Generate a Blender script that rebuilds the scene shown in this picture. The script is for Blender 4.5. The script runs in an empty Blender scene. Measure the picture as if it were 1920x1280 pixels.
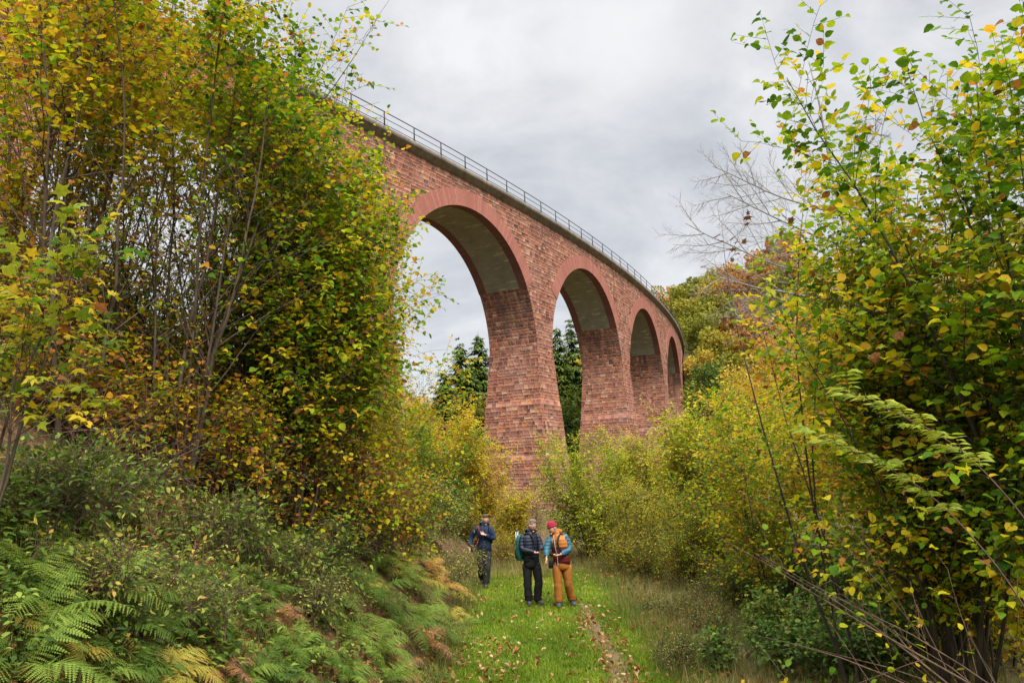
import bpy, math, random
import numpy as np
from mathutils import Vector, Matrix

scene = bpy.context.scene
COL = scene.collection
random.seed(7)
RNG = np.random.default_rng(11)

# ------------------------------------------------------------------ camera
F_PX, HOR, ROLL = 1489.0, 901.5, -0.0386           # focal length and horizon in pixels of the 1920 px photograph
CAM = np.array([0.0, 0.0, 2.6])
PITCH = math.atan((HOR - 640) / F_PX)
FWD = np.array([0, math.cos(PITCH), math.sin(PITCH)])
UP0 = np.array([0, -math.sin(PITCH), math.cos(PITCH)])
RT = np.array([1.0, 0, 0])
cr, sr = math.cos(ROLL), math.sin(ROLL)
camx = RT * cr + UP0 * sr
camy = -RT * sr + UP0 * cr
cam_data = bpy.data.cameras.new('camera')
cam = bpy.data.objects.new('camera', cam_data)
COL.objects.link(cam)
M = Matrix.Identity(4)
for i in range(3):
    M[i][0], M[i][1], M[i][2], M[i][3] = camx[i], camy[i], -FWD[i], CAM[i]
cam.matrix_world = M
cam_data.sensor_width = 36.0
cam_data.sensor_fit = 'HORIZONTAL'
cam_data.lens = F_PX / 1920 * 36
cam_data.clip_end = 3000
cam_data.clip_start = 0.05
scene.camera = cam


def ray(u, v):
    a, b = u - 960, v - 640
    a0, b0 = a * cr + b * sr, -a * sr + b * cr
    return RT * a0 + FWD * F_PX - UP0 * b0


def at(u, v, y):
    d = ray(u, v)
    return CAM + d * (y / d[1])


def on_ground(u, v, z=0.0):
    d = ray(u, v)
    return CAM + d * ((z - CAM[2]) / d[2])


def project(P):
    d = np.asarray(P, float) - CAM
    zc = d @ FWD
    a, b = F_PX * d[0] / zc, -F_PX * (d @ UP0) / zc
    return 960 + a * cr - b * sr, 640 + a * sr + b * cr


# ------------------------------------------------------------------ light
EXPOSURE = 1.88
SUN_EL, SUN_AZ = math.radians(46), math.radians(158)   # azimuth clockwise from +Y; behind the camera
scene.view_settings.view_transform = 'Standard'
scene.view_settings.look = 'None'
scene.view_settings.exposure = EXPOSURE
scene.view_settings.gamma = 1.0
scene.view_settings.use_curve_mapping = False

world = bpy.data.worlds.new('World')
scene.world = world
world.use_nodes = True
wn, wl = world.node_tree.nodes, world.node_tree.links
wn.clear()


class NT:
    """small helper to write node trees as expressions"""
    def __init__(s, tree):
        s.n, s.l = tree.nodes, tree.links

    def put(s, sock, v):
        if isinstance(v, bpy.types.NodeSocket):
            s.l.new(v, sock)
        elif v is not None:
            if sock.type == 'RGBA' and isinstance(v, (tuple, list)) and len(v) == 3:
                v = tuple(v) + (1,)
            sock.default_value = v

    def node(s, t, out=0, props=None, **ins):
        nd = s.n.new(t)
        for k, v in (props or {}).items():
            setattr(nd, k, v)
        for k, v in ins.items():
            if k.startswith('i') and k[1:].isdigit():
                s.put(nd.inputs[int(k[1:])], v)
            else:
                s.put(nd.inputs[k.replace('_', ' ')], v)
        return nd.outputs[out]

    def m(s, op, a, b=None, c=None):
        return s.node('ShaderNodeMath', props={'operation': op}, i0=a, i1=b, i2=c)

    def vm(s, op, a, b=None):
        return s.node('ShaderNodeVectorMath', props={'operation': op}, i0=a, i1=b)

    def xyz(s, v):
        nd = s.n.new('ShaderNodeSeparateXYZ')
        s.put(nd.inputs[0], v)
        return nd.outputs

    def comb(s, x, y, z=0.0):
        return s.node('ShaderNodeCombineXYZ', i0=x, i1=y, i2=z)

    def noise(s, vec, scale, detail=3.0, rough=0.55, out=0, dist=0.0):
        return s.node('ShaderNodeTexNoise', out, Vector=vec, Scale=scale, Detail=detail, Roughness=rough, Distortion=dist)

    def ramp(s, fac, stops, interp='LINEAR'):
        nd = s.n.new('ShaderNodeValToRGB')
        nd.color_ramp.interpolation = interp
        el = nd.color_ramp.elements
        while len(el) < len(stops):
            el.new(0.5)
        for e, (p, c) in zip(el, stops):
            e.position = p
            e.color = tuple(c) + (1,) if len(c) == 3 else c
        s.put(nd.inputs[0], fac)
        return nd.outputs[0]

    def mix(s, f, a, b, mode='MIX'):
        nd = s.n.new('ShaderNodeMix')
        nd.data_type = 'RGBA'
        nd.blend_type = mode
        s.put(nd.inputs[0], f)
        s.put(nd.inputs[6], a)
        s.put(nd.inputs[7], b)
        return nd.outputs[2]

    def rng(s, v, a, b, c, d):
        nd = s.n.new('ShaderNodeMapRange')
        for k, q in enumerate((v, a, b, c, d)):
            s.put(nd.inputs[k], q)
        return nd.outputs[0]


w = NT(world.node_tree)
direc = w.node('ShaderNodeTexCoord', 0)           # Generated = view direction on the sky
sx, sy, sz = w.xyz(direc)[0:3]
den = w.m('ADD', w.m('MAXIMUM', sz, 0.0), 0.32)
cloudp = w.comb(w.m('DIVIDE', sx, den), w.m('DIVIDE', sy, den), 0.37)
c1 = w.noise(cloudp, 1.7, 6.0, 0.58, dist=0.7)
c2 = w.noise(cloudp, 4.2, 5.0, 0.6, dist=0.3)
cl = w.m('ADD', w.m('MULTIPLY', c1, 0.66), w.m('MULTIPLY', c2, 0.34))
grey = w.ramp(cl, [(0.36, (0.25, 0.26, 0.283)), (0.455, (0.308, 0.317, 0.334)), (0.545, (0.372, 0.377, 0.386)), (0.645, (0.445, 0.445, 0.45))])
# a thin bright place in the cloud, and an overcast sky that is brighter overhead than at the horizon
bd = ray(1165, 70)
bd = bd / np.linalg.norm(bd)
spot = w.node('ShaderNodeVectorMath', 1, props={'operation': 'DOT_PRODUCT'}, i0=direc, i1=tuple(bd))
spotf = w.m('POWER', w.m('MAXIMUM', spot, 0.0), 260.0)
grey = w.mix(w.m('MULTIPLY', spotf, 0.7), grey, (0.47, 0.47, 0.47))
zen = w.rng(sz, 0.60, 1.0, 1.0, 10.5)
low = w.rng(sz, 0.0, 0.30, 1.12, 1.0)
grey = w.mix(1.0, grey, w.comb(w.m('MULTIPLY', zen, low), w.m('MULTIPLY', zen, low), w.m('MULTIPLY', zen, low)), 'MULTIPLY')
nish = w.node('ShaderNodeTexSky', props={'sky_type': 'NISHITA', 'sun_disc': False, 'sun_elevation': SUN_EL, 'sun_rotation': SUN_AZ})
nish = w.mix(1.0, nish, (0.08, 0.08, 0.08), 'MULTIPLY')
skycol = w.mix(0.93, nish, grey)
bg = w.node('ShaderNodeBackground', Color=skycol, Strength=0.585)
wo = wn.new('ShaderNodeOutputWorld')
wl.new(bg, wo.inputs[0])

sun_d = bpy.data.lights.new('sun', 'SUN')
sun_d.energy = 1.5
sun_d.angle = math.radians(30)
sun_d.color = (1.0, 0.95, 0.88)
sun = bpy.data.objects.new('sun', sun_d)
COL.objects.link(sun)
sdir = Vector((math.sin(SUN_AZ) * math.cos(SUN_EL), math.cos(SUN_AZ) * math.cos(SUN_EL), math.sin(SUN_EL)))
sun.rotation_euler = (-sdir).to_track_quat('-Z', 'Y').to_euler()
sun.location = (0, -20, 60)


# ------------------------------------------------------------------ mesh helpers
def build(name, V, polys, mat=None, parent=None, tone=None, smooth=False, uv=None, loc=None):
    """V (n,3); polys = list of (m,k) int arrays; uv = per-vertex (n,2)"""
    V = np.asarray(V, np.float32)
    me = bpy.data.meshes.new(name)
    polys = [np.asarray(p, np.int32) for p in polys if len(p)]
    me.vertices.add(len(V))
    me.vertices.foreach_set('co', V.ravel())
    idx = np.concatenate([p.ravel() for p in polys])
    tot = np.concatenate([np.full(len(p), p.shape[1], np.int32) for p in polys])
    start = np.concatenate([[0], np.cumsum(tot)[:-1]]).astype(np.int32)
    me.loops.add(len(idx))
    me.loops.foreach_set('vertex_index', idx)
    me.polygons.add(len(tot))
    me.polygons.foreach_set('loop_start', start)
    me.polygons.foreach_set('loop_total', tot)
    if smooth:
        me.polygons.foreach_set('use_smooth', np.ones(len(tot), bool))
    if tone is not None:
        at_ = me.attributes.new('tone', 'FLOAT', 'POINT')
        at_.data.foreach_set('value', np.asarray(tone, np.float32))
    if uv is not None:
        ul = me.uv_layers.new(name='UVMap')
        ul.data.foreach_set('uv', np.asarray(uv, np.float32)[idx].ravel())
    me.update(calc_edges=True)
    if mat is not None:
        me.materials.append(mat)
    return link(name, me, parent, loc)


def link(name, me, parent=None, loc=None):
    o = bpy.data.objects.new(name, me)
    COL.objects.link(o)
    if parent is not None:
        o.parent = parent
    if loc is not None:
        o.location = tuple(loc)
    return o


def thing(name, label, cat, loc=(0, 0, 0), group=None, rz=0.0):
    o = bpy.data.objects.new(name, None)
    o.empty_display_size = 0.2
    COL.objects.link(o)
    o.location = tuple(loc)
    o.rotation_euler = (0, 0, rz)
    return tag(o, label, cat, group)


def tag(o, label=None, cat=None, group=None, kind=None):
    if label:
        o['label'] = label
    if cat:
        o['category'] = cat
    if group:
        o['group'] = group
    if kind:
        o['kind'] = kind
    return o


def copy_tree(o, parent=None):
    c = o.copy()
    COL.objects.link(c)
    c.parent = parent
    for ch in list(o.children):
        copy_tree(ch, c)
    return c


class Geo:
    def __init__(s):
        s.V, s.T, s.n, s.P, s.U = [], [], 0, {}, []

    def add(s, V, polys, tone=None, uv=None):
        V = np.asarray(V, float).reshape(-1, 3)
        for p in polys:
            p = np.asarray(p, int)
            if len(p):
                s.P.setdefault(p.shape[1], []).append(p + s.n)
        s.V.append(V)
        s.T.append(np.broadcast_to(np.asarray(0.0 if tone is None else tone, float), (len(V),)))
        s.U.append(np.zeros((len(V), 2)) if uv is None else np.asarray(uv, float))
        s.n += len(V)

    def build(s, name, mat, parent=None, smooth=False, uv=False, loc=None):
        return build(name, np.concatenate(s.V), [np.concatenate(p) for p in s.P.values()], mat, parent,
                     np.concatenate(s.T), smooth, np.concatenate(s.U) if uv else None, loc)

    def box(s, c, d, rot=None):
        c, d = np.asarray(c, float), np.asarray(d, float) / 2
        q = np.array([[x, y, z] for x in (-1, 1) for y in (-1, 1) for z in (-1, 1)], float) * d
        if rot is not None:
            q = q @ np.asarray(rot).T
        s.add(q + c, [[(0, 1, 3, 2), (4, 6, 7, 5), (0, 4, 5, 1), (2, 3, 7, 6), (0, 2, 6, 4), (1, 5, 7, 3)]])

    def tube(s, pts, rad, k=6, tone=None, cap=True):
        pts = np.asarray(pts, float)
        n = len(pts)
        rad = np.broadcast_to(np.asarray(rad, float), (n,))
        t = np.gradient(pts, axis=0)
        t /= np.linalg.norm(t, axis=1)[:, None] + 1e-9
        ref = np.array([0.31, 0.17, 0.94]) if abs(t[0] @ np.array([0.31, 0.17, 0.94])) < 0.9 else np.array([1.0, 0.1, 0])
        a = np.cross(t, ref)
        a /= np.linalg.norm(a, axis=1)[:, None]
        b = np.cross(t, a)
        ang = np.arange(k) * 2 * math.pi / k
        V = pts[:, None] + rad[:, None, None] * (np.cos(ang)[None, :, None] * a[:, None] + np.sin(ang)[None, :, None] * b[:, None])
        i = np.arange(n - 1)[:, None] * k
        j = np.arange(k)[None]
        q = np.stack([i + j, i + (j + 1) % k, i + k + (j + 1) % k, i + k + j], -1).reshape(-1, 4)
        polys = [q]
        if cap:
            polys.append([tuple((n - 1) * k + np.arange(k))])
        s.add(V.reshape(-1, 3), polys, tone)


def norm(v):
    v = np.asarray(v, float)
    return v / (np.linalg.norm(v, axis=-1, keepdims=True) + 1e-12)


# ------------------------------------------------------------------ materials
MATS = {}


def material(name):
    m = bpy.data.materials.new(name)
    m.use_nodes = True
    m.node_tree.nodes.clear()
    t = NT(m.node_tree)
    out = m.node_tree.nodes.new('ShaderNodeOutputMaterial')
    MATS[name] = m
    return m, t, out


def principled(t, color, rough=0.8, spec=0.25, normal=None, metallic=0.0):
    return t.node('ShaderNodeBsdfPrincipled', 0, Base_Color=color, Roughness=rough, Specular_IOR_Level=spec, Metallic=metallic, **({'Normal': normal} if normal else {}))


def bump(t, h, strength=0.5, dist=0.02):
    return t.node('ShaderNodeBump', 0, Height=h, Strength=strength, Distance=dist)


def plain(name, color, rough=0.8, var=0.25, scale=8.0, spec=0.25, bumps=0.0, metallic=0.0):
    m, t, out = material(name)
    co = t.node('ShaderNodeTexCoord', 3)
    n = t.noise(co, scale, 4.0, 0.6)
    c = t.mix(t.rng(n, 0.3, 0.7, 0.0, 1.0), tuple(x * (1 - var) for x in color), tuple(min(1, x * (1 + var)) for x in color))
    nm = bump(t, t.noise(co, scale * 4, 3.0), bumps, 0.02) if bumps else None
    t.l.new(principled(t, c, rough, spec, nm, metallic), out.inputs[0])
    return m


def leafmat(name, stops, trans=0.46, rough=0.6, spec=0.10, spots=0.32, scale=40.0, sat_noise=0.0):
    """tone attribute (one value per leaf) picks the leaf's own colour from the ramp"""
    m, t, out = material(name)
    tone = t.node('ShaderNodeAttribute', 2, props={'attribute_name': 'tone'})
    co = t.node('ShaderNodeTexCoord', 3)
    rnd = t.node('ShaderNodeObjectInfo', 5)
    n = t.noise(co, scale, 2.0, 0.6)
    f = t.m('ADD', tone, t.m('MULTIPLY', t.m('SUBTRACT', n, 0.5), spots))
    f = t.m('ADD', f, t.m('MULTIPLY', t.m('SUBTRACT', rnd, 0.5), sat_noise))
    c = t.ramp(f, stops)
    a = principled(t, c, rough, spec)
    b = t.node('ShaderNodeBsdfTranslucent', 0, Color=t.mix(1.0, c, (1.15, 1.1, 0.75), 'MULTIPLY'))
    mx = t.node('ShaderNodeMixShader', 0, i0=trans, i1=a, i2=b)
    t.l.new(mx, out.inputs[0])
    return m


HAZEL = [(0.0, (0.022, 0.06, 0.006)), (0.22, (0.065, 0.15, 0.007)), (0.42, (0.20, 0.29, 0.009)), (0.58, (0.46, 0.37, 0.012)), (0.75, (0.52, 0.31, 0.02)), (0.88, (0.40, 0.16, 0.025)), (1.0, (0.15, 0.065, 0.03))]
leafmat('hazel_leaf', HAZEL)
leafmat('maple_leaf', [(0.0, (0.06, 0.13, 0.015)), (0.3, (0.25, 0.27, 0.02)), (0.55, (0.5, 0.33, 0.02)), (0.8, (0.42, 0.16, 0.03)), (1.0, (0.16, 0.06, 0.035))])
leafmat('birch_leaf', [(0.0, (0.09, 0.17, 0.015)), (0.35, (0.25, 0.31, 0.02)), (0.65, (0.46, 0.38, 0.025)), (0.85, (0.52, 0.29, 0.02)), (1.0, (0.3, 0.12, 0.03))])
leafmat('dark_leaf', [(0.0, (0.018, 0.045, 0.010)), (0.4, (0.05, 0.115, 0.018)), (0.75, (0.13, 0.22, 0.03)), (1.0, (0.28, 0.26, 0.04))], trans=0.28)
leafmat('dead_leaf', [(0.0, (0.07, 0.028, 0.018)), (0.5, (0.20, 0.08, 0.03)), (0.8, (0.34, 0.17, 0.06)), (1.0, (0.45, 0.32, 0.16))], trans=0.25, rough=0.7)
leafmat('ash_leaf', [(0.0, (0.09, 0.15, 0.015)), (0.5, (0.20, 0.24, 0.025)), (1.0, (0.34, 0.30, 0.04))], trans=0.4)
FERNC = [(0.0, (0.03, 0.068, 0.010)), (0.35, (0.095, 0.155, 0.020)), (0.6, (0.20, 0.25, 0.038)), (0.78, (0.38, 0.27, 0.045)), (0.9, (0.36, 0.17, 0.05)), (1.0, (0.13, 0.06, 0.05))]
leafmat('fern_frond', FERNC, trans=0.35, rough=0.6)
leafmat('herb_leaf', [(0.0, (0.025, 0.052, 0.009)), (0.35, (0.078, 0.13, 0.017)), (0.6, (0.17, 0.235, 0.035)), (0.8, (0.34, 0.33, 0.06)), (1.0, (0.4, 0.22, 0.05))], trans=0.35)
leafmat('grass_blade', [(0.0, (0.06, 0.10, 0.005)), (0.5, (0.145, 0.215, 0.009)), (0.8, (0.29, 0.36, 0.03)), (1.0, (0.42, 0.36, 0.12))], trans=0.4, spots=0.1)
leafmat('dry_grass', [(0.0, (0.05, 0.085, 0.014)), (0.5, (0.18, 0.15, 0.045)), (1.0, (0.36, 0.26, 0.11))], trans=0.35, spots=0.1)
leafmat('hill_leaf', [(0.0, (0.045, 0.085, 0.018)), (0.25, (0.135, 0.155, 0.022)), (0.45, (0.25, 0.225, 0.03)), (0.6, (0.38, 0.27, 0.04)), (0.75, (0.36, 0.16, 0.035)), (0.9, (0.24, 0.10, 0.05)), (1.0, (0.16, 0.09, 0.06))], trans=0.3, scale=0.8, spec=0.04)
leafmat('spruce_needles', [(0.0, (0.02, 0.038, 0.008)), (0.5, (0.055, 0.092, 0.017)), (1.0, (0.15, 0.18, 0.03))], trans=0.15, scale=1.0, spec=0.03)


def barkmat(name, a, b, scale=14.0):
    m, t, out = material(name)
    co = t.node('ShaderNodeTexCoord', 3)
    st = t.vm('MULTIPLY', co, (1.0, 1.0, 0.3))
    n = t.noise(st, scale, 5.0, 0.65)
    c = t.mix(t.rng(n, 0.3, 0.7, 0.0, 1.0), a, b)
    t.l.new(principled(t, c, 0.9, 0.15, bump(t, n, 0.5, 0.01)), out.inputs[0])
    return m


barkmat('hazel_bark', (0.036, 0.026, 0.018), (0.125, 0.094, 0.064))
barkmat('twig_bark', (0.042, 0.024, 0.016), (0.135, 0.085, 0.058))
barkmat('dark_bark', (0.022, 0.018, 0.014), (0.075, 0.06, 0.045))
barkmat('grey_bark', (0.10, 0.095, 0.09), (0.26, 0.24, 0.22))

# --- stone: courses of varying height, blocks of varying length, one colour per block, recessed joints


def stonemat(name, course=0.32, length=0.52, smoothface=False):
    m, t, out = material(name)
    uv = t.node('ShaderNodeUVMap', 0)
    o = t.xyz(uv)
    wob = t.noise(t.vm('MULTIPLY', uv, (1.0, 1.0, 1.0)), 0.9, 2.0)
    v0 = t.m('ADD', o[1], t.m('MULTIPLY', t.m('SUBTRACT', wob, 0.5), 0.05))
    v1 = t.m('ADD', v0, t.m('MULTIPLY', t.m('SINE', t.m('MULTIPLY', v0, 3.1)), 0.085))
    v2 = t.m('ADD', v1, t.m('MULTIPLY', t.m('SINE', t.m('MULTIPLY', v0, 7.7)), 0.03))
    vr = t.m('DIVIDE', v2, course)
    row = t.m('FLOOR', vr)
    fv = t.m('SUBTRACT', vr, row)
    rr = t.node('ShaderNodeTexWhiteNoise', 0, props={'noise_dimensions': '1D'}, W=row)
    ln = t.m('MULTIPLY', t.m('ADD', t.m('MULTIPLY', rr, 0.7), 0.65), length)
    uu = t.m('ADD', o[0], t.m('MULTIPLY', rr, 17.3))
    uw = t.m('ADD', uu, t.m('MULTIPLY', t.m('SINE', t.m('ADD', t.m('MULTIPLY', uu, 4.3), t.m('MULTIPLY', row, 2.4))), 0.10))
    ur = t.m('DIVIDE', uw, ln)
    col = t.m('FLOOR', ur)
    fu = t.m('SUBTRACT', ur, col)
    idv = t.comb(col, row, 0.0)
    wn_ = t.n.new('ShaderNodeTexWhiteNoise')
    wn_.noise_dimensions = '2D'
    t.l.new(idv, wn_.inputs['Vector'])
    r1 = wn_.outputs[0]
    rc = t.xyz(wn_.outputs[1])
    du = t.m('MULTIPLY', t.m('MINIMUM', fu, t.m('SUBTRACT', 1.0, fu)), ln)
    dv = t.m('MULTIPLY', t.m('MINIMUM', fv, t.m('SUBTRACT', 1.0, fv)), course)
    dj = t.m('MINIMUM', du, dv)
    fine = t.noise(uv, 26.0, 4.0, 0.65)
    mid = t.noise(uv, 6.0, 4.0, 0.6)
    big = t.noise(uv, 0.35, 3.0, 0.6)
    streak = t.noise(t.vm('MULTIPLY', uv, (1.0, 0.10, 1.0)), 1.1, 4.0, 0.65)
    djn = t.m('ADD', dj, t.m('MULTIPLY', t.m('SUBTRACT', fine, 0.5), 0.03))
    joint = t.rng(djn, 0.012, 0.034, 1.0, 0.0)
    c = t.ramp(r1, [(0.0, (0.09, 0.038, 0.028)), (0.15, (0.17, 0.062, 0.038)), (0.40, (0.235, 0.083, 0.049)), (0.64, (0.275, 0.102, 0.061)), (0.82, (0.315, 0.138, 0.090)), (0.93, (0.345, 0.138, 0.054)), (1.0, (0.40, 0.245, 0.175))])
    c = t.mix(t.rng(mid, 0.3, 0.75, 0.0, 0.45), c, t.mix(1.0, c, (0.62, 0.58, 0.58), 'MULTIPLY'))
    c = t.mix(t.rng(big, 0.45, 0.75, 0.0, 0.28), c, (0.38, 0.25, 0.20))
    c = t.mix(t.m('MULTIPLY', joint, 0.8), c, t.mix(t.rng(mid, 0.35, 0.65, 0.0, 1.0), (0.12, 0.07, 0.055), (0.40, 0.29, 0.23)))
    c = t.mix(t.rng(streak, 0.56, 0.74, 0.0, 0.55), c, (0.10, 0.062, 0.05))
    c = t.mix(t.rng(streak, 0.36, 0.26, 0.0, 0.35), c, (0.42, 0.30, 0.25))
    # black weathering streaks that run down from the cornice
    att = t.node('ShaderNodeAttribute', 2, props={'attribute_name': 'tone'})
    sn = t.noise(t.vm('MULTIPLY', uv, (1.0, 0.16, 1.0)), 1.6, 4.0, 0.6)
    stain = t.m('MULTIPLY', t.rng(sn, 0.40, 0.62, 0.0, 1.0), t.rng(att, 0.0, 1.0, 0.0, 0.85))
    c = t.mix(stain, c, (0.055, 0.042, 0.038))
    dome = t.rng(dj, 0.0, 0.11, 0.0, 1.0)
    hgt = t.m('ADD', t.m('MULTIPLY', t.m('POWER', dome, 0.6), t.m('ADD', 0.55, t.m('MULTIPLY', rc[1], 0.9))), t.m('MULTIPLY', mid, 0.7))
    hgt = t.m('ADD', hgt, t.m('MULTIPLY', fine, 0.2))
    t.l.new(principled(t, c, 0.92, 0.15, bump(t, hgt, 0.7, 0.07)), out.inputs[0])
    return m


stonemat('rough_sandstone')
for ring_name, ring_k in (('smooth_sandstone', (0.80, 0.80, 0.80)), ('shaded_sandstone', (0.36, 0.40, 0.46))):  # second tint is the same stone with the underside's shade put into its colour
    m, t, out = material(ring_name)          # the dressed voussoirs: uv.x runs along the ring
    uv = t.node('ShaderNodeUVMap', 0)
    o = t.xyz(uv)
    fr = t.m('FRACT', t.m('DIVIDE', o[0], 0.32))
    dj = t.m('MINIMUM', fr, t.m('SUBTRACT', 1.0, fr))
    blk = t.node('ShaderNodeTexWhiteNoise', 0, props={'noise_dimensions': '1D'}, W=t.m('FLOOR', t.m('DIVIDE', o[0], 0.32)))
    nz = t.noise(t.vm('MULTIPLY', uv, (3.0, 0.6, 1.0)), 5.0, 5.0, 0.65)
    c = t.ramp(blk, [(0.0, (0.36, 0.135, 0.10)), (0.5, (0.42, 0.165, 0.122)), (1.0, (0.47, 0.20, 0.15))])
    c = t.mix(t.rng(nz, 0.35, 0.65, 0.0, 0.75), c, (0.26, 0.105, 0.08))
    c = t.mix(t.rng(dj, 0.0, 0.09, 0.8, 0.0), c, (0.17, 0.075, 0.06))
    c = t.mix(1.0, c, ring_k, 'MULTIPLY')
    t.l.new(principled(t, c, 0.9, 0.15, bump(t, t.m('ADD', nz, t.rng(dj, 0.0, 0.1, 0.0, 1.0)), 0.4, 0.02)), out.inputs[0])

m, t, out = material('old_concrete')
uv = t.node('ShaderNodeUVMap', 0)
n1 = t.noise(uv, 0.8, 5.0, 0.6)
n2 = t.noise(t.vm('MULTIPLY', uv, (0.3, 6.0, 1.0)), 2.5, 4.0, 0.6)
n3 = t.noise(t.vm('MULTIPLY', uv, (0.35, 1.6, 1.0)), 1.3, 4.0, 0.7)
c = t.mix(n1, (0.12, 0.112, 0.085), (0.27, 0.25, 0.195))
c = t.mix(t.rng(n2, 0.4, 0.7, 0.0, 0.4), c, (0.06, 0.055, 0.042))
c = t.mix(t.rng(n3, 0.57, 0.68, 0.0, 0.8), c, (0.48, 0.45, 0.33))
board = t.m('FRACT', t.m('DIVIDE', t.xyz(uv)[1], 0.22))
c = t.mix(t.rng(t.m('MINIMUM', board, t.m('SUBTRACT', 1.0, board)), 0.0, 0.06, 0.3, 0.0), c, (0.09, 0.085, 0.07))
t.l.new(principled(t, c, 0.9, 0.15, bump(t, n2, 0.3, 0.01)), out.inputs[0])

m, t, out = material('cornice_concrete')
co = t.node('ShaderNodeTexCoord', 3)
n1 = t.noise(co, 0.9, 5.0, 0.65)
n2 = t.noise(co, 7.0, 4.0, 0.6)
c = t.mix(t.rng(n1, 0.3, 0.7, 0.0, 1.0), (0.10, 0.085, 0.07), (0.22, 0.185, 0.15))
c = t.mix(t.rng(n2, 0.5, 0.7, 0.0, 0.6), c, (0.07, 0.062, 0.055))
t.l.new(principled(t, c, 0.9, 0.15, bump(t, n2, 0.3, 0.02)), out.inputs[0])
plain('railing_paint', (0.035, 0.033, 0.036), 0.55, 0.2, 3.0)

m, t, out = material('ground')
pos = t.node('ShaderNodeNewGeometry', 0)
p = t.xyz(pos)
n1 = t.noise(pos, 1.2, 5.0, 0.65)
n2 = t.noise(pos, 9.0, 5.0, 0.65)
n3 = t.noise(pos, 0.35, 4.0, 0.6)
litter = t.ramp(n2, [(0.3, (0.028, 0.018, 0.011)), (0.5, (0.08, 0.045, 0.024)), (0.62, (0.15, 0.08, 0.035)), (0.75, (0.21, 0.12, 0.055))])
moss = t.mix(n2, (0.03, 0.055, 0.012), (0.10, 0.13, 0.03))
soil = t.mix(t.rng(n1, 0.48, 0.62, 0.0, 0.75), litter, moss)
turf = t.mix(n2, (0.03, 0.055, 0.010), (0.085, 0.14, 0.018))
xx = t.m('ADD', p[0], t.m('MULTIPLY', t.m('SUBTRACT', n3, 0.5), 0.5))
onpath = t.m('MULTIPLY', t.rng(xx, -1.35, -1.05, 0.0, 1.0), t.m('MULTIPLY', t.rng(xx, 2.0, 2.7, 1.0, 0.0), t.rng(p[1], 20.0, 25.0, 1.0, 0.0)))
c = t.mix(onpath, soil, turf)
rut = t.m('ABSOLUTE', t.m('SUBTRACT', t.m('ADD', p[0], t.m('MULTIPLY', t.m('SUBTRACT', n1, 0.5), 0.25)), 1.27))
rutm = t.m('MULTIPLY', t.rng(rut, 0.08, 0.22, 0.9, 0.0), t.rng(p[1], 16.0, 18.5, 1.0, 0.0))
c = t.mix(rutm, c, t.mix(n2, (0.09, 0.05, 0.03), (0.22, 0.135, 0.085)))
rough_right = t.mix(n1, (0.06, 0.075, 0.02), (0.17, 0.14, 0.06))
c = t.mix(t.rng(xx, 2.2, 2.9, 0.0, 0.75), c, rough_right)
far = t.rng(p[1], 55.0, 90.0, 0.0, 1.0)
c = t.mix(far, c, t.mix(n3, (0.06, 0.07, 0.025), (0.16, 0.10, 0.05)))
t.l.new(principled(t, c, 0.95, 0.1, bump(t, n2, 0.8, 0.05)), out.inputs[0])


# ------------------------------------------------------------------ terrain
def sstep(a, b, x):
    k = np.clip((x - a) / (b - a), 0, 1)
    return k * k * (3 - 2 * k)


def vnoise(x, y):
    return (np.sin(x * 1.7 + 0.6 * np.sin(y * 1.1)) * np.cos(y * 1.3 + 0.5 * np.sin(x * 0.9)) + 0.5 * np.sin(x * 3.9 + y * 2.7) * np.cos(y * 3.3 - x * 1.2)) / 1.5


def H(x, y):
    x, y = np.asarray(x, float), np.asarray(y, float)
    e = -1.10 + 0.012 * (y - 11)
    k = np.maximum(0, e - x + 0.14 * vnoise(x * 0.7, y * 0.9))
    bank = 7.0 * (1 - np.exp(-k * 1.2 / 7.0)) * sstep(0, 0.7, k)
    bank *= 1 - 0.80 * sstep(17, 46, y)
    z = bank + 0.10 * vnoise(x * 1.3, y * 1.3) * sstep(0.1, 1.2, k)
    r = np.maximum(0, x - 2.4)
    z += 0.05 * vnoise(x * 1.9 + 3, y * 1.7) * sstep(0, 1, r) + 0.10 * np.maximum(0, x - 4.2) * (1 - 0.5 * sstep(30, 60, y)) * sstep(0, 3, x - 4.2) * np.clip(14 / (np.abs(x) + 9), 0, 1)
    d = x * 0.90 + np.minimum(y, 205 + 0.1 * y) * 0.44
    z += 44 * sstep(72, 140, d)
    z += 33 * sstep(220, 340, y - 0.25 * x) * sstep(40, -60, x)
    z += 0.02 * vnoise(x * 2.3, y * 2.1)
    return z


def Hn(x, y):
    e = 0.06
    gx = (H(x + e, y) - H(x - e, y)) / (2 * e)
    gy = (H(x, y + e) - H(x, y - e)) / (2 * e)
    return norm(np.stack([-gx, -gy, np.ones_like(gx)], -1))


def axis(lo, hi, n, c, w_):
    s = np.linspace(np.arcsinh((lo - c) / w_), np.arcsinh((hi - c) / w_), n)
    return c + w_ * np.sinh(s)


gx, gy = axis(-700, 700, 230, -0.5, 3.2), axis(-40, 900, 250, 13.0, 6.0)
X, Y = np.meshgrid(gx, gy)
V = np.stack([X, Y, H(X, Y)], -1).reshape(-1, 3)
nx = len(gx)
i = (np.arange(len(gy) - 1)[:, None] * nx + np.arange(nx - 1)[None]).ravel()
ground = build('ground', V, [np.stack([i, i + 1, i + nx + 1, i + nx], -1)], MATS['ground'], smooth=True)
tag(ground, 'valley floor with grassy path and steep leaf littered bank', 'ground', kind='structure')

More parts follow.
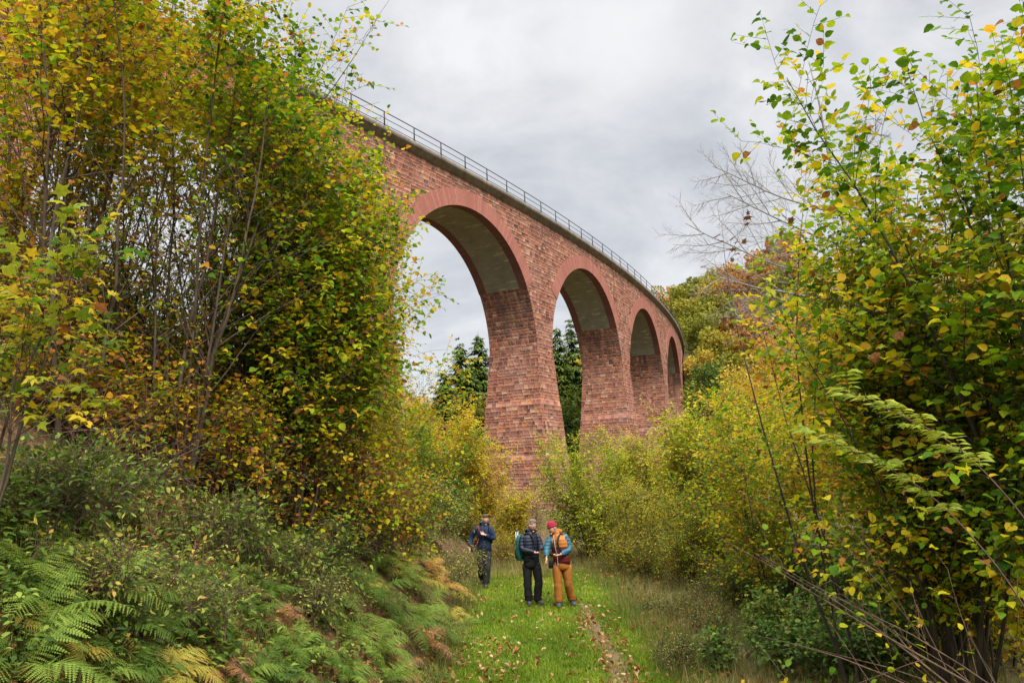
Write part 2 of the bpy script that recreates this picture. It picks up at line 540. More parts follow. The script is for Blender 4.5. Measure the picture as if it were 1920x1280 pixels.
# ------------------------------------------------------------------ viaduct
CX, CY, RAD = -271.1495, 220.913, 312.109
OVER, WID = 0.40, 5.03
RF = RAD - OVER                    # outer wall face
RB = RF - WID                      # inner wall face
THA, DTH = -0.5336975, 0.0760743
DECK = 25.0 + CAM[2]               # top of the cornice
CROWN = DECK - 2.931
RHO, RING, TM = 10.246, 1.355, math.radians(58.18)
ZC = CROWN - RHO                   # centre of the arches; the semicircles end here
PITCHM = DTH * RF
HL = PITCHM / 2 - RHO              # half length of a pier at its narrowest
WALLTOP = DECK - 0.72
viaduct = thing('railway_viaduct', 'tall curved red sandstone railway viaduct with round arches crossing the valley', 'viaduct', (0, 0, 0))


def cyl(s, r, z, th0):
    """arc metres s (measured on the outer face), radius r, height z"""
    th = th0 + np.asarray(s) / RF
    return np.stack([CX + r * np.cos(th), CY + r * np.sin(th), np.asarray(z) + 0 * th], -1)


def grid(A):
    """quads of an (n,m,3) grid"""
    n, m_ = A.shape[:2]
    i = (np.arange(n - 1)[:, None] * m_ + np.arange(m_ - 1)[None]).ravel()
    return np.stack([i, i + 1, i + m_ + 1, i + m_], -1)


def strip(g, A, uv=None, tone=None):
    g.add(A.reshape(-1, 3), [grid(A)], tone, None if uv is None else uv.reshape(-1, 2))


BAYS = range(-2, 8)
for b in BAYS:
    thc = THA + DTH * b
    # walls above the arch, both faces
    tt = np.linspace(-math.pi / 2, math.pi / 2, 49)
    s = np.concatenate([[-PITCHM / 2], RHO * np.sin(tt), [PITCHM / 2]])
    zb = np.concatenate([[ZC], ZC + RHO * np.cos(tt), [ZC]])
    k = np.linspace(0, 1, 9)
    Z = zb[:, None] + (WALLTOP - zb[:, None]) * k[None]
    S = s[:, None] + 0 * Z
    g = Geo()
    ar = THA * 0 + b * PITCHM
    for r in (RF, RB):
        stain = np.clip(1 - (WALLTOP - Z) / (0.5 + 1.6 * np.exp(-((np.abs(S) - PITCHM / 2) / 1.2) ** 2) + 0.4), 0, 1)
        strip(g, cyl(S, r, Z, thc), np.stack([S + ar, Z], -1), stain.ravel())
    wall = g.build('spandrel_wall', MATS['rough_sandstone'], viaduct, uv=True)
    # dressed ring, proud of the wall on both faces and returning under the arch
    g = Geo()
    tr = np.linspace(-TM, TM, 61)
    g_in = Geo()
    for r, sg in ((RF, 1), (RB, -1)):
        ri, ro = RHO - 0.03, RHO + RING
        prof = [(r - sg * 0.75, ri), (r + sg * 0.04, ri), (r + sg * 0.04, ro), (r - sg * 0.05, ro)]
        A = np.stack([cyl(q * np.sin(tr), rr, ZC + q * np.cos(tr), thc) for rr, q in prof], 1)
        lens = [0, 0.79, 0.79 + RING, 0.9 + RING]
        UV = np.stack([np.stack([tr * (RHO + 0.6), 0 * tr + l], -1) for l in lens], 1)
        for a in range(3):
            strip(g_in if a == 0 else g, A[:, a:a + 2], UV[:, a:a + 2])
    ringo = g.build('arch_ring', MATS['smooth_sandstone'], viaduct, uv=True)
    g_in.build('ring_underside', MATS['shaded_sandstone'], ringo, uv=True)  # shade under the arch edge is painted in by the darker stone tint
    # concrete underside
    g = Geo()
    rr = np.linspace(RF - 0.7, RB + 0.7, 9)
    A = np.stack([cyl(RHO * np.sin(tr), r, ZC + RHO * np.cos(tr), thc) for r in rr], 1)
    UV = np.stack([np.stack([0 * tr + (RF - r), tr * RHO + 7.3 * b], -1) for r in rr], 1)
    strip(g, A, UV)
    g.build('arch_soffit', MATS['old_concrete'], viaduct, uv=True)

for b in range(-2, 9):                                  # piers stand between bays b-1 and b
    thp = THA + DTH * (b - 0.5)
    g = Geo()
    cxy = cyl(0, RF - WID / 2, 0, thp)
    zg = float(H(cxy[0], cxy[1])) - 1.5
    # curved haunches that carry on from the soffits
    th = np.linspace(TM, math.pi / 2, 14)
    sh = PITCHM / 2 - RHO * np.sin(th)
    zh = ZC + RHO * np.cos(th)
    rr = np.linspace(RF - 0.02, RB + 0.02, 7)
    for sg in (-1, 1):
        A = np.stack([cyl(sg * sh, r, zh, thp) for r in rr], 1)
        UV = np.stack([np.stack([0 * sh + (RF - r) + 40 * sg + 13.7 * b, zh], -1) for r in rr], 1)
        strip(g, A, UV, np.repeat(np.clip((zh - ZC + 0.5) / 5.0, 0, 0.95), 7))
    # battered shaft with two slight set-offs
    lv = np.unique(np.concatenate([np.linspace(zg, ZC, 26), [ZC - 5.0, ZC - 5.001, ZC - 9.6, ZC - 9.601]]))[::-1]
    off = np.where(lv <= ZC - 5.001, 0.05, 0) + np.where(lv <= ZC - 9.601, 0.08, 0)
    dz = ZC - lv
    hl = HL + 0.078 * dz + off + 0.02
    rf = RF + 0.062 * dz + off + 0.015
    rb = RB - 0.065 * dz - off - 0.015
    k = np.linspace(0, 1, 5)
    for side in range(4):
        if side == 0:
            Sx, Rr = -hl[:, None] + 2 * hl[:, None] * k, rf[:, None] + 0 * k
            U = Sx + 13.7 * b
        elif side == 1:
            Sx, Rr = hl[:, None] + 0 * k, rf[:, None] + (rb - rf)[:, None] * k
            U = RF - Rr + 40 + 13.7 * b
        elif side == 2:
            Sx, Rr = hl[:, None] - 2 * hl[:, None] * k, rb[:, None] + 0 * k
            U = Sx + 13.7 * b + 80
        else:
            Sx, Rr = -hl[:, None] + 0 * k, rb[:, None] + (rf - rb)[:, None] * k
            U = RF - Rr - 40 + 13.7 * b
        Zs = lv[:, None] + 0 * Sx
        strip(g, cyl(Sx, Rr, Zs, thp), np.stack([U, Zs], -1), np.clip((Zs - ZC + 3.5) / 9.0, 0, 0.5).ravel() * (side % 2))
    g.build('pier', MATS['rough_sandstone'], viaduct, uv=True)

# cornice slab with sloping underside
S = np.linspace(-2.5 * PITCHM, 7.5 * PITCHM, 260)
prof = [(RF - 0.02, WALLTOP - 0.04), (RF + 0.10, WALLTOP - 0.02), (RAD + 0.0, DECK - 0.36), (RAD + 0.03, DECK - 0.34), (RAD + 0.03, DECK - 0.02), (RAD, DECK), (RAD - 0.5, DECK), (RB + 0.1, DECK), (RB - OVER - 0.03, DECK), (RB - OVER - 0.03, DECK - 0.34), (RB + 0.02, WALLTOP - 0.04)]
A = np.stack([cyl(S, r, z, THA) for r, z in prof], 1)
g = Geo()
strip(g, A)
g.build('deck_slab', MATS['cornice_concrete'], viaduct)
# railing: three rails and posts
rail = link('railing', bpy.data.meshes.new('railing'), viaduct)
rr = RAD - 0.06
g = Geo()
for z, r_ in ((1.09, 0.04), (0.60, 0.026), (0.14, 0.026)):
    g2 = Geo()
    g2.tube(cyl(S, rr, DECK + z, THA), r_, 5)
    g2.build('rail', MATS['railing_paint'], rail)
th0 = -0.5698697 - THA
g = Geo()
g.box((0, 0, 0.55), (0.07, 0.07, 1.12))
g.box((0, 0, 0.01), (0.16, 0.16, 0.02))
post0 = g.build('post', MATS['railing_paint'], rail)
first = True
for k in range(-12, 48):
    th = -0.5698697 + 0.010504 * k
    o = post0 if first else post0.copy()
    if not first:
        COL.objects.link(o)
    first = False
    o.location = (CX + rr * math.cos(th), CY + rr * math.sin(th), DECK)
    o.rotation_euler = (0, 0, th)

# ------------------------------------------------------------------ leaf shapes (x across, y along the midrib, z up)


def tmpl(verts, tris, quads=()):
    return np.array(verts, float), np.array(tris, int).reshape(-1, 3), np.array(quads, int).reshape(-1, 4)


ROUND = tmpl([(0, 0, 0), (-.33, .18, .10), (-.46, .52, .10), (-.28, .84, .02), (0, 1.06, -.14), (.28, .84, .02), (.46, .52, .10), (.33, .18, .10), (0, .34, 0), (0, .70, -.03)],
             [(0, 8, 1), (0, 7, 8), (3, 9, 4), (9, 5, 4)], [(1, 8, 9, 2), (7, 6, 9, 8), (2, 9, 3, 3), (6, 5, 9, 9)][:2] )
ROUND = (ROUND[0], np.vstack([ROUND[1], [(2, 9, 3), (6, 5, 9)]]), ROUND[2])
OVAL = tmpl([(0, 0, 0), (-.22, .3, .06), (-.24, .6, .04), (0, 1.05, -.1), (.24, .6, .04), (.22, .3, .06), (0, .45, 0)],
            [(0, 6, 1), (0, 5, 6), (1, 6, 2), (5, 4, 6), (2, 6, 3), (6, 4, 3)])
DIAM = tmpl([(0, 0, 0), (-.38, .5, .08), (0, 1.0, -.06), (.38, .5, .08)], [(0, 2, 1), (0, 3, 2)])
star = [(0, 0, 0), (-.22, .10, .02), (-.50, .02, -.04), (-.34, .30, .04), (-.62, .58, -.05), (-.26, .58, .05), (0, 1.08, -.12), (.26, .58, .05), (.62, .58, -.05), (.34, .30, .04), (.50, .02, -.04), (.22, .10, .02), (0, .36, .0)]
MAPLE = tmpl(star, [(12, (i + 1) % 12, i) for i in range(12)])
CURL = tmpl([(0, 0, 0), (-.3, .25, .22), (-.26, .7, .3), (0, 1.0, .18), (.26, .7, .22), (.3, .25, .3), (0, .5, -.05)],
            [(0, 6, 1), (0, 5, 6), (1, 6, 2), (5, 4, 6), (2, 6, 3), (6, 4, 3)])


def put_leaves(g, tp, P, D, N, S, T):
    tv, tr_, qd = tp
    D = norm(D)
    N = norm(N - (N * D).sum(-1, keepdims=True) * D)
    X_ = np.cross(D, N)
    lr = np.random.default_rng(len(P))
    wx = lr.uniform(0.72, 1.12, (len(P), 1, 1))       # width and curl differ from leaf to leaf
    cz = lr.uniform(-0.3, 2.6, (len(P), 1, 1))
    V = P[:, None] + S[:, None, None] * (tv[None, :, 0:1] * wx * X_[:, None] + tv[None, :, 1:2] * D[:, None] + tv[None, :, 2:3] * cz * N[:, None])
    n, k = len(P), len(tv)
    offs = (np.arange(n) * k)[:, None, None]
    polys = [(tr_[None] + offs).reshape(-1, 3)]
    if len(qd):
        polys.append((qd[None] + offs).reshape(-1, 4))
    g.add(V.reshape(-1, 3), polys, np.repeat(T, k))


def twig_tubes(g, A, B, r):
    """batch of thin three-sided twigs A->B"""
    n = len(A)
    if not n:
        return
    d = norm(B - A)
    a = norm(np.cross(d, np.array([0.3, 0.2, 0.93])))
    b = np.cross(d, a)
    ang = np.arange(3) * 2 * math.pi / 3
    ring = np.cos(ang)[None, :, None] * a[:, None] + np.sin(ang)[None, :, None] * b[:, None]
    r = np.broadcast_to(np.asarray(r, float), (n,))[:, None, None]
    V = np.concatenate([A[:, None] + ring * r, B[:, None] + ring * r * 0.45], 1)
    q = np.array([(0, 1, 4, 3), (1, 2, 5, 4), (2, 0, 3, 5)])
    g.add(V.reshape(-1, 3), [(q[None] + (np.arange(n) * 6)[:, None, None]).reshape(-1, 4)])


def wander(rng, p, d, length, n, jit, up, lean=None):
    pts = [np.array(p, float)]
    d = norm(d)
    for _ in range(n):
        d = d + rng.normal(0, jit, 3) + np.array([0, 0, up])
        if lean is not None:
            d = d + lean
        d = norm(d)
        pts.append(pts[-1] + d * length / n)
    return np.array(pts)


def interp(pts, f):
    x = f * (len(pts) - 1)
    i = min(int(x), len(pts) - 2)
    return pts[i] + (pts[i + 1] - pts[i]) * (x - i), norm(pts[i + 1] - pts[i])


def shrub(name, label, cat, base, height, stems=8, spread=0.35, lean=(0, 0, 0), r0=0.03, base_r=0.3, nb=8, bfrom=0.25,
          blen=0.35, twig_gap=0.105, twig_len=0.36, leaf=0.08, lgap=0.058, tp=ROUND, leafm='hazel_leaf', bark='hazel_bark',
          tone=0.45, tvar=0.12, tclump=0.12, tone_fn=None, keep=None, droop=0.25, seed=1, group=None, up=0.05, jit=0.10, stem_k=6,
          bangle=0.9, dead=0.0, stem_name='stem', low_r=0.006):
    rng = np.random.default_rng(seed)
    base = np.array([base[0], base[1], float(H(base[0], base[1])) - 0.05])
    root = thing(name, label, cat, base, group)
    lean = np.array(lean, float)
    wood = Geo()
    tA, tB, tR = [], [], []
    LP, LD, LN, LS, LT = [], [], [], [], []
    twigs = []
    for k in range(stems):
        az = rng.uniform(0, 2 * math.pi)
        tilt = spread * rng.uniform(0.15, 1.0)
        d = np.array([math.cos(az) * tilt, math.sin(az) * tilt, 1.0]) + lean
        p = np.array([math.cos(az), math.sin(az), 0]) * base_r * rng.uniform(0.2, 1)
        hk = height * rng.uniform(0.68, 1.03)
        n = 10
        pts = wander(rng, p, d, hk, n, jit * 0.7, up, lean * 0.06)
        rad = r0 * rng.uniform(0.55, 1.1) * (1 - np.linspace(0, 1, n + 1) ** 0.9 * 0.88)
        wood.tube(pts, rad, stem_k)
        for fr in np.arange(0.45, 1.0, twig_gap / hk):
            q, dd = interp(pts, fr)
            twigs.append((q, dd, 0.9))
        for j in range(nb):
            fr = rng.uniform(bfrom, 0.97)
            q, dd = interp(pts, fr)
            az2 = rng.uniform(0, 2 * math.pi)
            side = norm(np.cross(dd, [math.cos(az2), math.sin(az2), 0.2]))
            bl = height * blen * rng.uniform(0.5, 1.1) * (1.05 - 0.65 * fr)
            bp = wander(rng, q, dd + side * bangle, bl, 6, jit, up * 0.8 - 0.03)
            rb_ = np.interp(fr, np.linspace(0, 1, n + 1), rad) * 0.5
            wood.tube(bp, np.maximum(rb_ * (1 - np.linspace(0, 1, 7) * 0.85), 0.0022), 4)
            ang0 = rng.uniform(0, 6.28)
            for f2 in np.arange(0.2, 1.0, twig_gap / max(bl, 0.2)):
                q2, d2 = interp(bp, f2)
                twigs.append((q2, d2, 1.0))
            twigs.append((bp[-1], d2, 0.5))
    for (q, dd, sc) in twigs:
        if keep is not None and rng.random() > keep(q + base):
            continue
        az2 = rng.uniform(0, 2 * math.pi)
        side = norm(np.cross(dd, [math.cos(az2), math.sin(az2), 0.15]))
        td = norm(dd * 0.55 + side * sc + np.array([0, 0, 0.05]))
        tl = twig_len * rng.uniform(0.5, 1.2)
        e = q + td * tl + np.array([0, 0, -droop * tl * 0.3])
        tA.append(q)
        tB.append(e)
        nl = max(2, int(tl / lgap))
        ct = rng.normal(0, tclump)
        tb = (tone_fn(q + base) if tone_fn else tone) + ct
        hs = norm(np.cross(td, [0, 0, 1.0]))
        for j in range(nl):
            f = (j + 0.7) / nl
            sgn = 1 if j % 2 else -1
            LP.append(q + (e - q) * f + rng.normal(0, 0.012, 3))
            if j == nl - 1:
                ld = td
            else:
                ld = td * 0.6 + hs * sgn
            LD.append(ld + np.array([0, 0, -droop * rng.uniform(0, 1.6)]) + rng.normal(0, 0.22, 3))
            LN.append(np.array([0, 0, 1.0]) + rng.normal(0, 0.42, 3))
            LS.append(leaf * rng.uniform(0.42, 1.18))
            x = tb + rng.normal(0, tvar)
            if rng.random() < dead:
                x = rng.uniform(0.85, 1.0)
            LT.append(x)
    if tA:
        twig_tubes(wood, np.array(tA), np.array(tB), low_r * 0.45)
    wood.build(stem_name, MATS[bark], root, smooth=True)
    if LP:
        g = Geo()
        put_leaves(g, tp, np.array(LP), np.array(LD), np.array(LN), np.array(LS), np.clip(np.array(LT), 0, 1))
        g.build('foliage', MATS[leafm], root, smooth=True)
    return root, len(LP)


COUNT = {}


def S_(*a, **k):
    r, n = shrub(*a, **k)
    COUNT[k.get('seed', 0)] = n
    return r


# ================================================================== LEFT BANK SHRUBS
GL = 'shrubs on the left bank'


def upleft(P):
    return 0.56 - 0.22 * sstep(-4.6, -2.8, P[0]) + 0.10 * sstep(4.5, 3.0, P[2])


def keep_left(z0, x0, lowest=0.10):
    # leafy crown on top and on the open path side, twiggy and bare in the middle
    return lambda P: max(lowest, sstep(z0 - 0.6, z0 + 0.5, P[2]), sstep(x0 - 0.3, x0 + 0.5, P[0]))


S_('hazel_shrub', 'tall hazel with thick pale brown stems rising from the left bank', 'shrub', (-4.85, 8.6), 7.6, stems=9, spread=0.30, lean=(0.02, 0.03, 0), r0=0.041, nb=20, bfrom=0.2, leaf=0.085, tone_fn=upleft, keep=keep_left(6.5, -2.4), seed=21, group=GL, dead=0.07)
S_('hazel_shrub', 'hazel with a long bent grey stem in the middle of the left thicket', 'shrub', (-4.1, 9.6), 7.4, stems=12, spread=0.24, lean=(0.0, 0.0, 0), r0=0.033, nb=20, bfrom=0.2, leaf=0.08, tone_fn=upleft, keep=keep_left(6.9, -2.1), seed=22, group=GL, dead=0.06)
S_('hazel_shrub', 'green leafy hazel fanning out to the right against the sky', 'shrub', (-3.8, 11.4), 6.7, stems=15, spread=0.27, lean=(0.0, 0.0, 0), r0=0.030, nb=24, bfrom=0.28, leaf=0.086, tone=0.36, keep=keep_left(7.3, -2.75), seed=23, group=GL, dead=0.03, blen=0.22)
S_('hazel_shrub', 'hazel of many slender dark stems behind the green leafy one', 'shrub', (-4.7, 13.6), 7.0, stems=14, spread=0.30, lean=(0.0, 0, 0), r0=0.026, nb=17, leaf=0.085, tone=0.42, keep=keep_left(8.4, -3.3), seed=24, group=GL, bark='dark_bark')
S_('hazel_shrub', 'lower yellowing hazel with drooping sprays in front of the nearest visible pier', 'shrub', (-2.7, 13.2), 4.4, stems=13, spread=0.36, lean=(0.0, 0, 0), r0=0.017, nb=19, bfrom=0.1, leaf=0.075, tone=0.53, seed=25, group=GL, dead=0.1, droop=0.5)
S_('maple_tree', 'yellow field maple at the upper left in front of the red masonry', 'tree', (-7.3, 11.0), 8.4, stems=7, spread=0.42, lean=(0.05, 0, 0), r0=0.040, nb=30, bfrom=0.45, leaf=0.07, tp=MAPLE, leafm='maple_leaf', tone=0.50, seed=26, group=GL, dead=0.05)
S_('hazel_shrub', 'dark green bush filling the gaps behind the thick hazel stems', 'shrub', (-6.9, 13.5), 1.9, stems=11, spread=0.6, r0=0.020, nb=20, bfrom=0.1, leaf=0.09, tone=0.22, seed=27, group=GL, bark='dark_bark')
S_('hazel_shrub', 'shaded green bush low behind the middle of the left thicket', 'shrub', (-4.9, 15.5), 2.2, stems=12, spread=0.6, r0=0.020, nb=20, bfrom=0.1, leaf=0.09, tone=0.28, seed=28, group=GL, bark='dark_bark')
S_('maple_sapling', 'slim maple sapling with big pale green leaves at the left edge', 'tree', (-3.5, 5.0), 2.2, stems=3, spread=0.25, lean=(0.06, 0, 0), r0=0.015, nb=12, bfrom=0.3, leaf=0.095, tp=MAPLE, leafm='maple_leaf', tone=0.22, seed=29, group=GL, twig_gap=0.3, dead=0.05)
S_('hazel_shrub', 'brown leaved bush at the far left of the bank', 'shrub', (-7.2, 9.6), 3.0, stems=9, spread=0.5, r0=0.023, nb=19, bfrom=0.1, leaf=0.08, tone=0.62, seed=30, group=GL, dead=0.25)
S_('hazel_shrub', 'leafy yellow green hazel hanging over the path side of the thicket', 'shrub', (-3.1, 12.0), 5.7, stems=15, spread=0.27, lean=(0.03, 0.02, 0), r0=0.020, nb=20, bfrom=0.2, leaf=0.08, tone=0.43, seed=31, group=GL, dead=0.05, droop=0.35)

for q_, (x_, y_, h_, st_, sp_, lb_) in enumerate([(-5.3, 9.6, 6.6, 15, 0.34, 'sparse thicket of thin brown stems beside the thick hazel stems'), (-4.2, 11.0, 6.4, 17, 0.42, 'sparse thicket of thin dark crossing stems in the middle of the left bank'), (-3.5, 12.6, 6.0, 16, 0.40, 'sparse dark stems leaning right below the leafy hazel'), (-6.2, 12.0, 6.8, 15, 0.36, 'thin bare stems standing far back at the left of the bank'), (-5.3, 14.5, 6.6, 15, 0.36, 'thin bare stems far back in the middle of the bank')]):
    S_('hazel_shrub', lb_, 'shrub', (x_, y_), h_, stems=st_, spread=sp_, r0=0.021, nb=10, bfrom=0.15, blen=0.33, leaf=0.075, tone=0.50, keep=(lambda P: 0.20), seed=260 + q_, group=GL, bark='hazel_bark' if q_ % 2 == 0 else 'dark_bark', dead=0.22, base_r=0.6, jit=0.13)
for q_, (x_, y_, h_, tn_, lb_) in enumerate([(-8.6, 12.4, 1.6, 0.3, 'dull green bush at the back of the bank near the left edge'), (-9.5, 16.5, 1.8, 0.45, 'yellowish bush far back on the left bank'), (-7.4, 17.5, 1.9, 0.3, 'green bush far back between the hazel stems'), (-6.2, 20.0, 2.2, 0.5, 'yellow green bush at the back of the bank before the brick pier'), (-5.6, 11.2, 1.5, 0.35, 'low shaded bush directly behind the thick hazel stems')]):
    S_('hazel_shrub', lb_, 'shrub', (x_, y_), h_, stems=11, spread=0.7, r0=0.02, nb=18, bfrom=0.05, leaf=0.09, tone=tn_, seed=240 + q_, group=GL, bark='dark_bark', dead=0.06)

S_('hazel_shrub', 'dense bright green hazel on the path side of the left thicket', 'shrub', (-3.05, 10.9), 5.6, stems=13, spread=0.25, lean=(0.05, 0, 0), r0=0.024, nb=24, bfrom=0.22, blen=0.24, leaf=0.09, tone=0.41, tclump=0.15, seed=33, group=GL, dead=0.03)

for q_, (x_, y_, h_, tn_, lb_) in enumerate([(-5.6, 8.3, 1.7, 0.62, 'brownish scrub at the foot of the thick hazel stems, left edge'), (-4.6, 8.9, 1.6, 0.55, 'yellow brown scrub between the thick hazel stems'), (-3.9, 9.3, 1.5, 0.60, 'golden brown scrub before the long bent stem'), (-3.4, 10.3, 1.6, 0.48, 'olive scrub hiding the foot of the bright green hazel'), (-2.9, 11.3, 1.6, 0.56, 'yellow brown scrub under the bright green hazel'), (-2.6, 12.6, 1.5, 0.50, 'olive brown scrub below the drooping yellow hazel'), (-4.6, 10.6, 2.0, 0.45, 'tangled olive scrub behind the bent stem'), (-5.4, 10.0, 2.2, 0.50, 'tangled brownish scrub behind the thick stems'), (-2.3, 14.6, 1.6, 0.45, 'green scrub where the left thicket meets the path end'), (-6.4, 9.2, 2.2, 0.55, 'tangled scrub at the left edge behind the dry canes')]):
    S_('scrub', lb_, 'shrub', (x_, y_), h_, stems=14, spread=0.75, r0=0.010, nb=13, bfrom=0.05, blen=0.45, leaf=0.068, tone=tn_, tvar=0.16, seed=280 + q_, group='scrub at the foot of the left thicket', bark='twig_bark', dead=0.22, base_r=0.6, jit=0.2, keep=(lambda P: 0.6), bangle=1.1)

# ================================================================== RIGHT SIDE SHRUBS
GR = 'shrubs along the right side of the path'


def toneR(P):
    u, v = project(P)
    return 0.33 + 0.22 * sstep(420, 640, v) * sstep(1900, 1500, u) + 0.05 * math.sin(u * 0.02) * math.cos(v * 0.017)


S_('hazel_shrub', 'big near hazel with large leaves filling the right edge', 'shrub', (5.0, 7.0), 7.2, stems=11, spread=0.33, lean=(-0.06, 0.02, 0), r0=0.030, nb=24, bfrom=0.15, blen=0.27, leaf=0.10, tone_fn=toneR, seed=41, group=GR, bark='dark_bark', dead=0.03)
S_('hazel_shrub', 'green and yellow hazel rising behind the nearest right one', 'shrub', (5.2, 9.8), 7.0, stems=11, spread=0.29, lean=(-0.06, 0, 0), r0=0.026, nb=22, bfrom=0.15, blen=0.27, leaf=0.09, tone=0.42, seed=42, group=GR, bark='dark_bark', dead=0.04)
S_('hazel_shrub', 'dark green hazel between the near hazel and the path', 'shrub', (4.3, 8.3), 6.2, stems=12, spread=0.26, r0=0.03, nb=24, bfrom=0.2, blen=0.28, leaf=0.085, tone=0.43, seed=50, group=GR, bark='dark_bark', dead=0.04)
S_('hazel_shrub', 'bright yellow hazel with orange tints on the right', 'shrub', (6.5, 13.0), 6.2, stems=11, spread=0.3, lean=(-0.05, 0, 0), r0=0.023, nb=22, bfrom=0.1, leaf=0.09, tone=0.66, seed=43, group=GR, dead=0.1)
S_('maple_tree', 'golden maple between the yellow hazel and the hillside', 'tree', (9.4, 19.0), 6.6, stems=7, spread=0.4, r0=0.033, nb=24, bfrom=0.15, leaf=0.10, tp=MAPLE, leafm='maple_leaf', tone=0.56, seed=44, group=GR, dead=0.12)
S_('hazel_shrub', 'thin leaved green hazel beside the path beyond the dark bramble', 'shrub', (4.6, 14.8), 4.0, stems=9, spread=0.45, r0=0.016, nb=19, bfrom=0.1, leaf=0.075, tone=0.47, seed=45, group=GR, dead=0.06)
S_('hazel_shrub', 'light green hazel with scattered yellow leaves below the hillside', 'shrub', (5.3, 18.5), 4.7, stems=9, spread=0.42, r0=0.016, nb=19, bfrom=0.1, leaf=0.075, tone=0.43, seed=46, group=GR, dead=0.05)
S_('hazel_shrub', 'low tangled yellow bush behind the bare leaning stems', 'shrub', (6.0, 10.5), 3.6, stems=10, spread=0.7, r0=0.017, nb=19, bfrom=0.05, leaf=0.085, tone=0.58, seed=47, group=GR, dead=0.15)
S_('willow_shrub', 'leaning shrub of long bare reddish stems at the lower right corner', 'shrub', (4.3, 5.4), 3.5, stems=8, spread=0.5, lean=(-0.75, 0.35, 0), r0=0.016, nb=5, bfrom=0.3, leaf=0.065, tone=0.50, keep=(lambda P: 0.45), seed=48, group=GR, bark='twig_bark', twig_gap=0.42, lgap=0.16, up=-0.01)
S_('maple_sapling', 'slender sapling with a few dark red leaves on its bare top', 'tree', (3.75, 9.4), 7.2, stems=4, spread=0.22, lean=(-0.04, 0, 0), r0=0.020, nb=4, bfrom=0.6, leaf=0.10, tp=MAPLE, leafm='dead_leaf', tone=0.25, seed=49, group=GR, bark='dark_bark', twig_gap=0.55, lgap=0.22, blen=0.2)


# ================================================================== SHRUBS ACROSS THE MIDDLE
GM = 'young trees and shrubs in front of the piers'


def mid(u, y):
    d = ray(u, 900)
    return d[0] * y / d[1], y


def M_(label, u, y, h, tone, seed, name='birch_shrub', cat='shrub', leaf=0.09, nb=20, stems=11, spread=0.46, lm='birch_leaf', **k):
    k.setdefault('tvar', 0.13)
    return S_(name, label, cat, mid(u, y), h, stems=stems, spread=spread, r0=0.022, nb=nb, bfrom=0.08, blen=0.34, leaf=leaf, tp=DIAM,
              leafm=lm, tone=tone, seed=seed, group=GM, twig_gap=0.095, twig_len=0.36, lgap=0.042, base_r=0.25, bark=k.pop('bark', 'twig_bark'), stem_k=4, bangle=0.75, **k)


M_('golden yellow birch bush standing left of the second pier', 885, 28, 4.6, 0.66, 61, name='birch_shrub', stems=14, spread=0.40, nb=25)
M_('smaller yellow bush beside the golden birch near the path end', 945, 31, 2.3, 0.60, 62, stems=10)
M_('pale green bush between the bank and the golden birch', 818, 24, 3.3, 0.22, 63, name='sallow_shrub', leaf=0.075, stems=10, spread=0.42, lm='hazel_leaf')
M_('lime green young tree right of the path in front of the second pier', 1100, 26, 4.5, 0.34, 64, name='young_tree', cat='tree', stems=9, nb=27, spread=0.46)
M_('yellow green young tree behind and right of the lime green one', 1165, 28, 4.2, 0.42, 65, name='young_tree', cat='tree', stems=10, nb=24, spread=0.46)
M_('yellow green bush in front of the third pier', 1240, 27, 4.1, 0.46, 66, stems=11, nb=22)
M_('tall sparse sapling with a bare pale tip before the third pier', 1268, 24, 4.6, 0.50, 67, name='young_tree', cat='tree', stems=6, nb=12, spread=0.22)
M_('mixed yellow and green bush below the far end of the viaduct', 1325, 23, 4.4, 0.44, 68, stems=12, nb=22)
M_('dense green yellow bush right of the far viaduct end', 1400, 22, 5.0, 0.48, 69, stems=12, nb=24, lm='hazel_leaf', leaf=0.065)
M_('low dark olive bush at the right edge of the path', 1290, 19, 2.4, 0.40, 70, stems=12, nb=16, leaf=0.05, spread=0.5, lm='hazel_leaf')
M_('olive green bush close behind the man with the red cap', 1190, 22, 2.8, 0.50, 71, stems=12, nb=16, leaf=0.05, spread=0.45)
M_('rusty orange bush far left of the second pier', 790, 44, 6.0, 0.80, 72, name='maple_shrub', leaf=0.10, stems=11, nb=20, spread=0.5, lm='maple_leaf')
M_('yellow orange bush behind the rusty one beside the spruces', 840, 56, 6.0, 0.66, 73, name='maple_shrub', leaf=0.14, stems=10, nb=18, spread=0.6)
M_('olive bush at the foot of the nearest visible pier', 775, 38, 5.2, 0.38, 74, leaf=0.09, stems=11, nb=18, spread=0.5, lm='hazel_leaf')
M_('green shrub between the bank top and the nearest visible pier', 715, 27, 4.4, 0.36, 75, leaf=0.07, stems=11, nb=18, spread=0.5, lm='hazel_leaf')
M_('mauve brown leafless thicket behind the two men', 985, 34, 2.6, 0.9, 76, name='bare_thicket', stems=18, nb=18, spread=0.6, lm='dead_leaf', lean=(0, 0, 0), keep=lambda P: 0.5, leaf=0.03)
M_('second leafless thicket right of the red capped man', 1130, 31, 2.4, 0.9, 77, name='bare_thicket', stems=16, nb=16, spread=0.6, lm='dead_leaf', keep=lambda P: 0.45, leaf=0.03)
M_('tall yellow thicket filling the gap behind the right hand hazels', 1530, 27, 5.6, 0.62, 78, stems=13, nb=22, leaf=0.09, spread=0.45, lm='hazel_leaf')
M_('orange leaved thicket on the right beneath the hillside', 1570, 33, 8.4, 0.70, 79, stems=13, nb=22, leaf=0.11, spread=0.5, lm='maple_leaf')
M_('yellow thicket far right behind the big hazels', 1720, 24, 7.2, 0.60, 80, stems=13, nb=24, leaf=0.09, spread=0.5, lm='hazel_leaf')
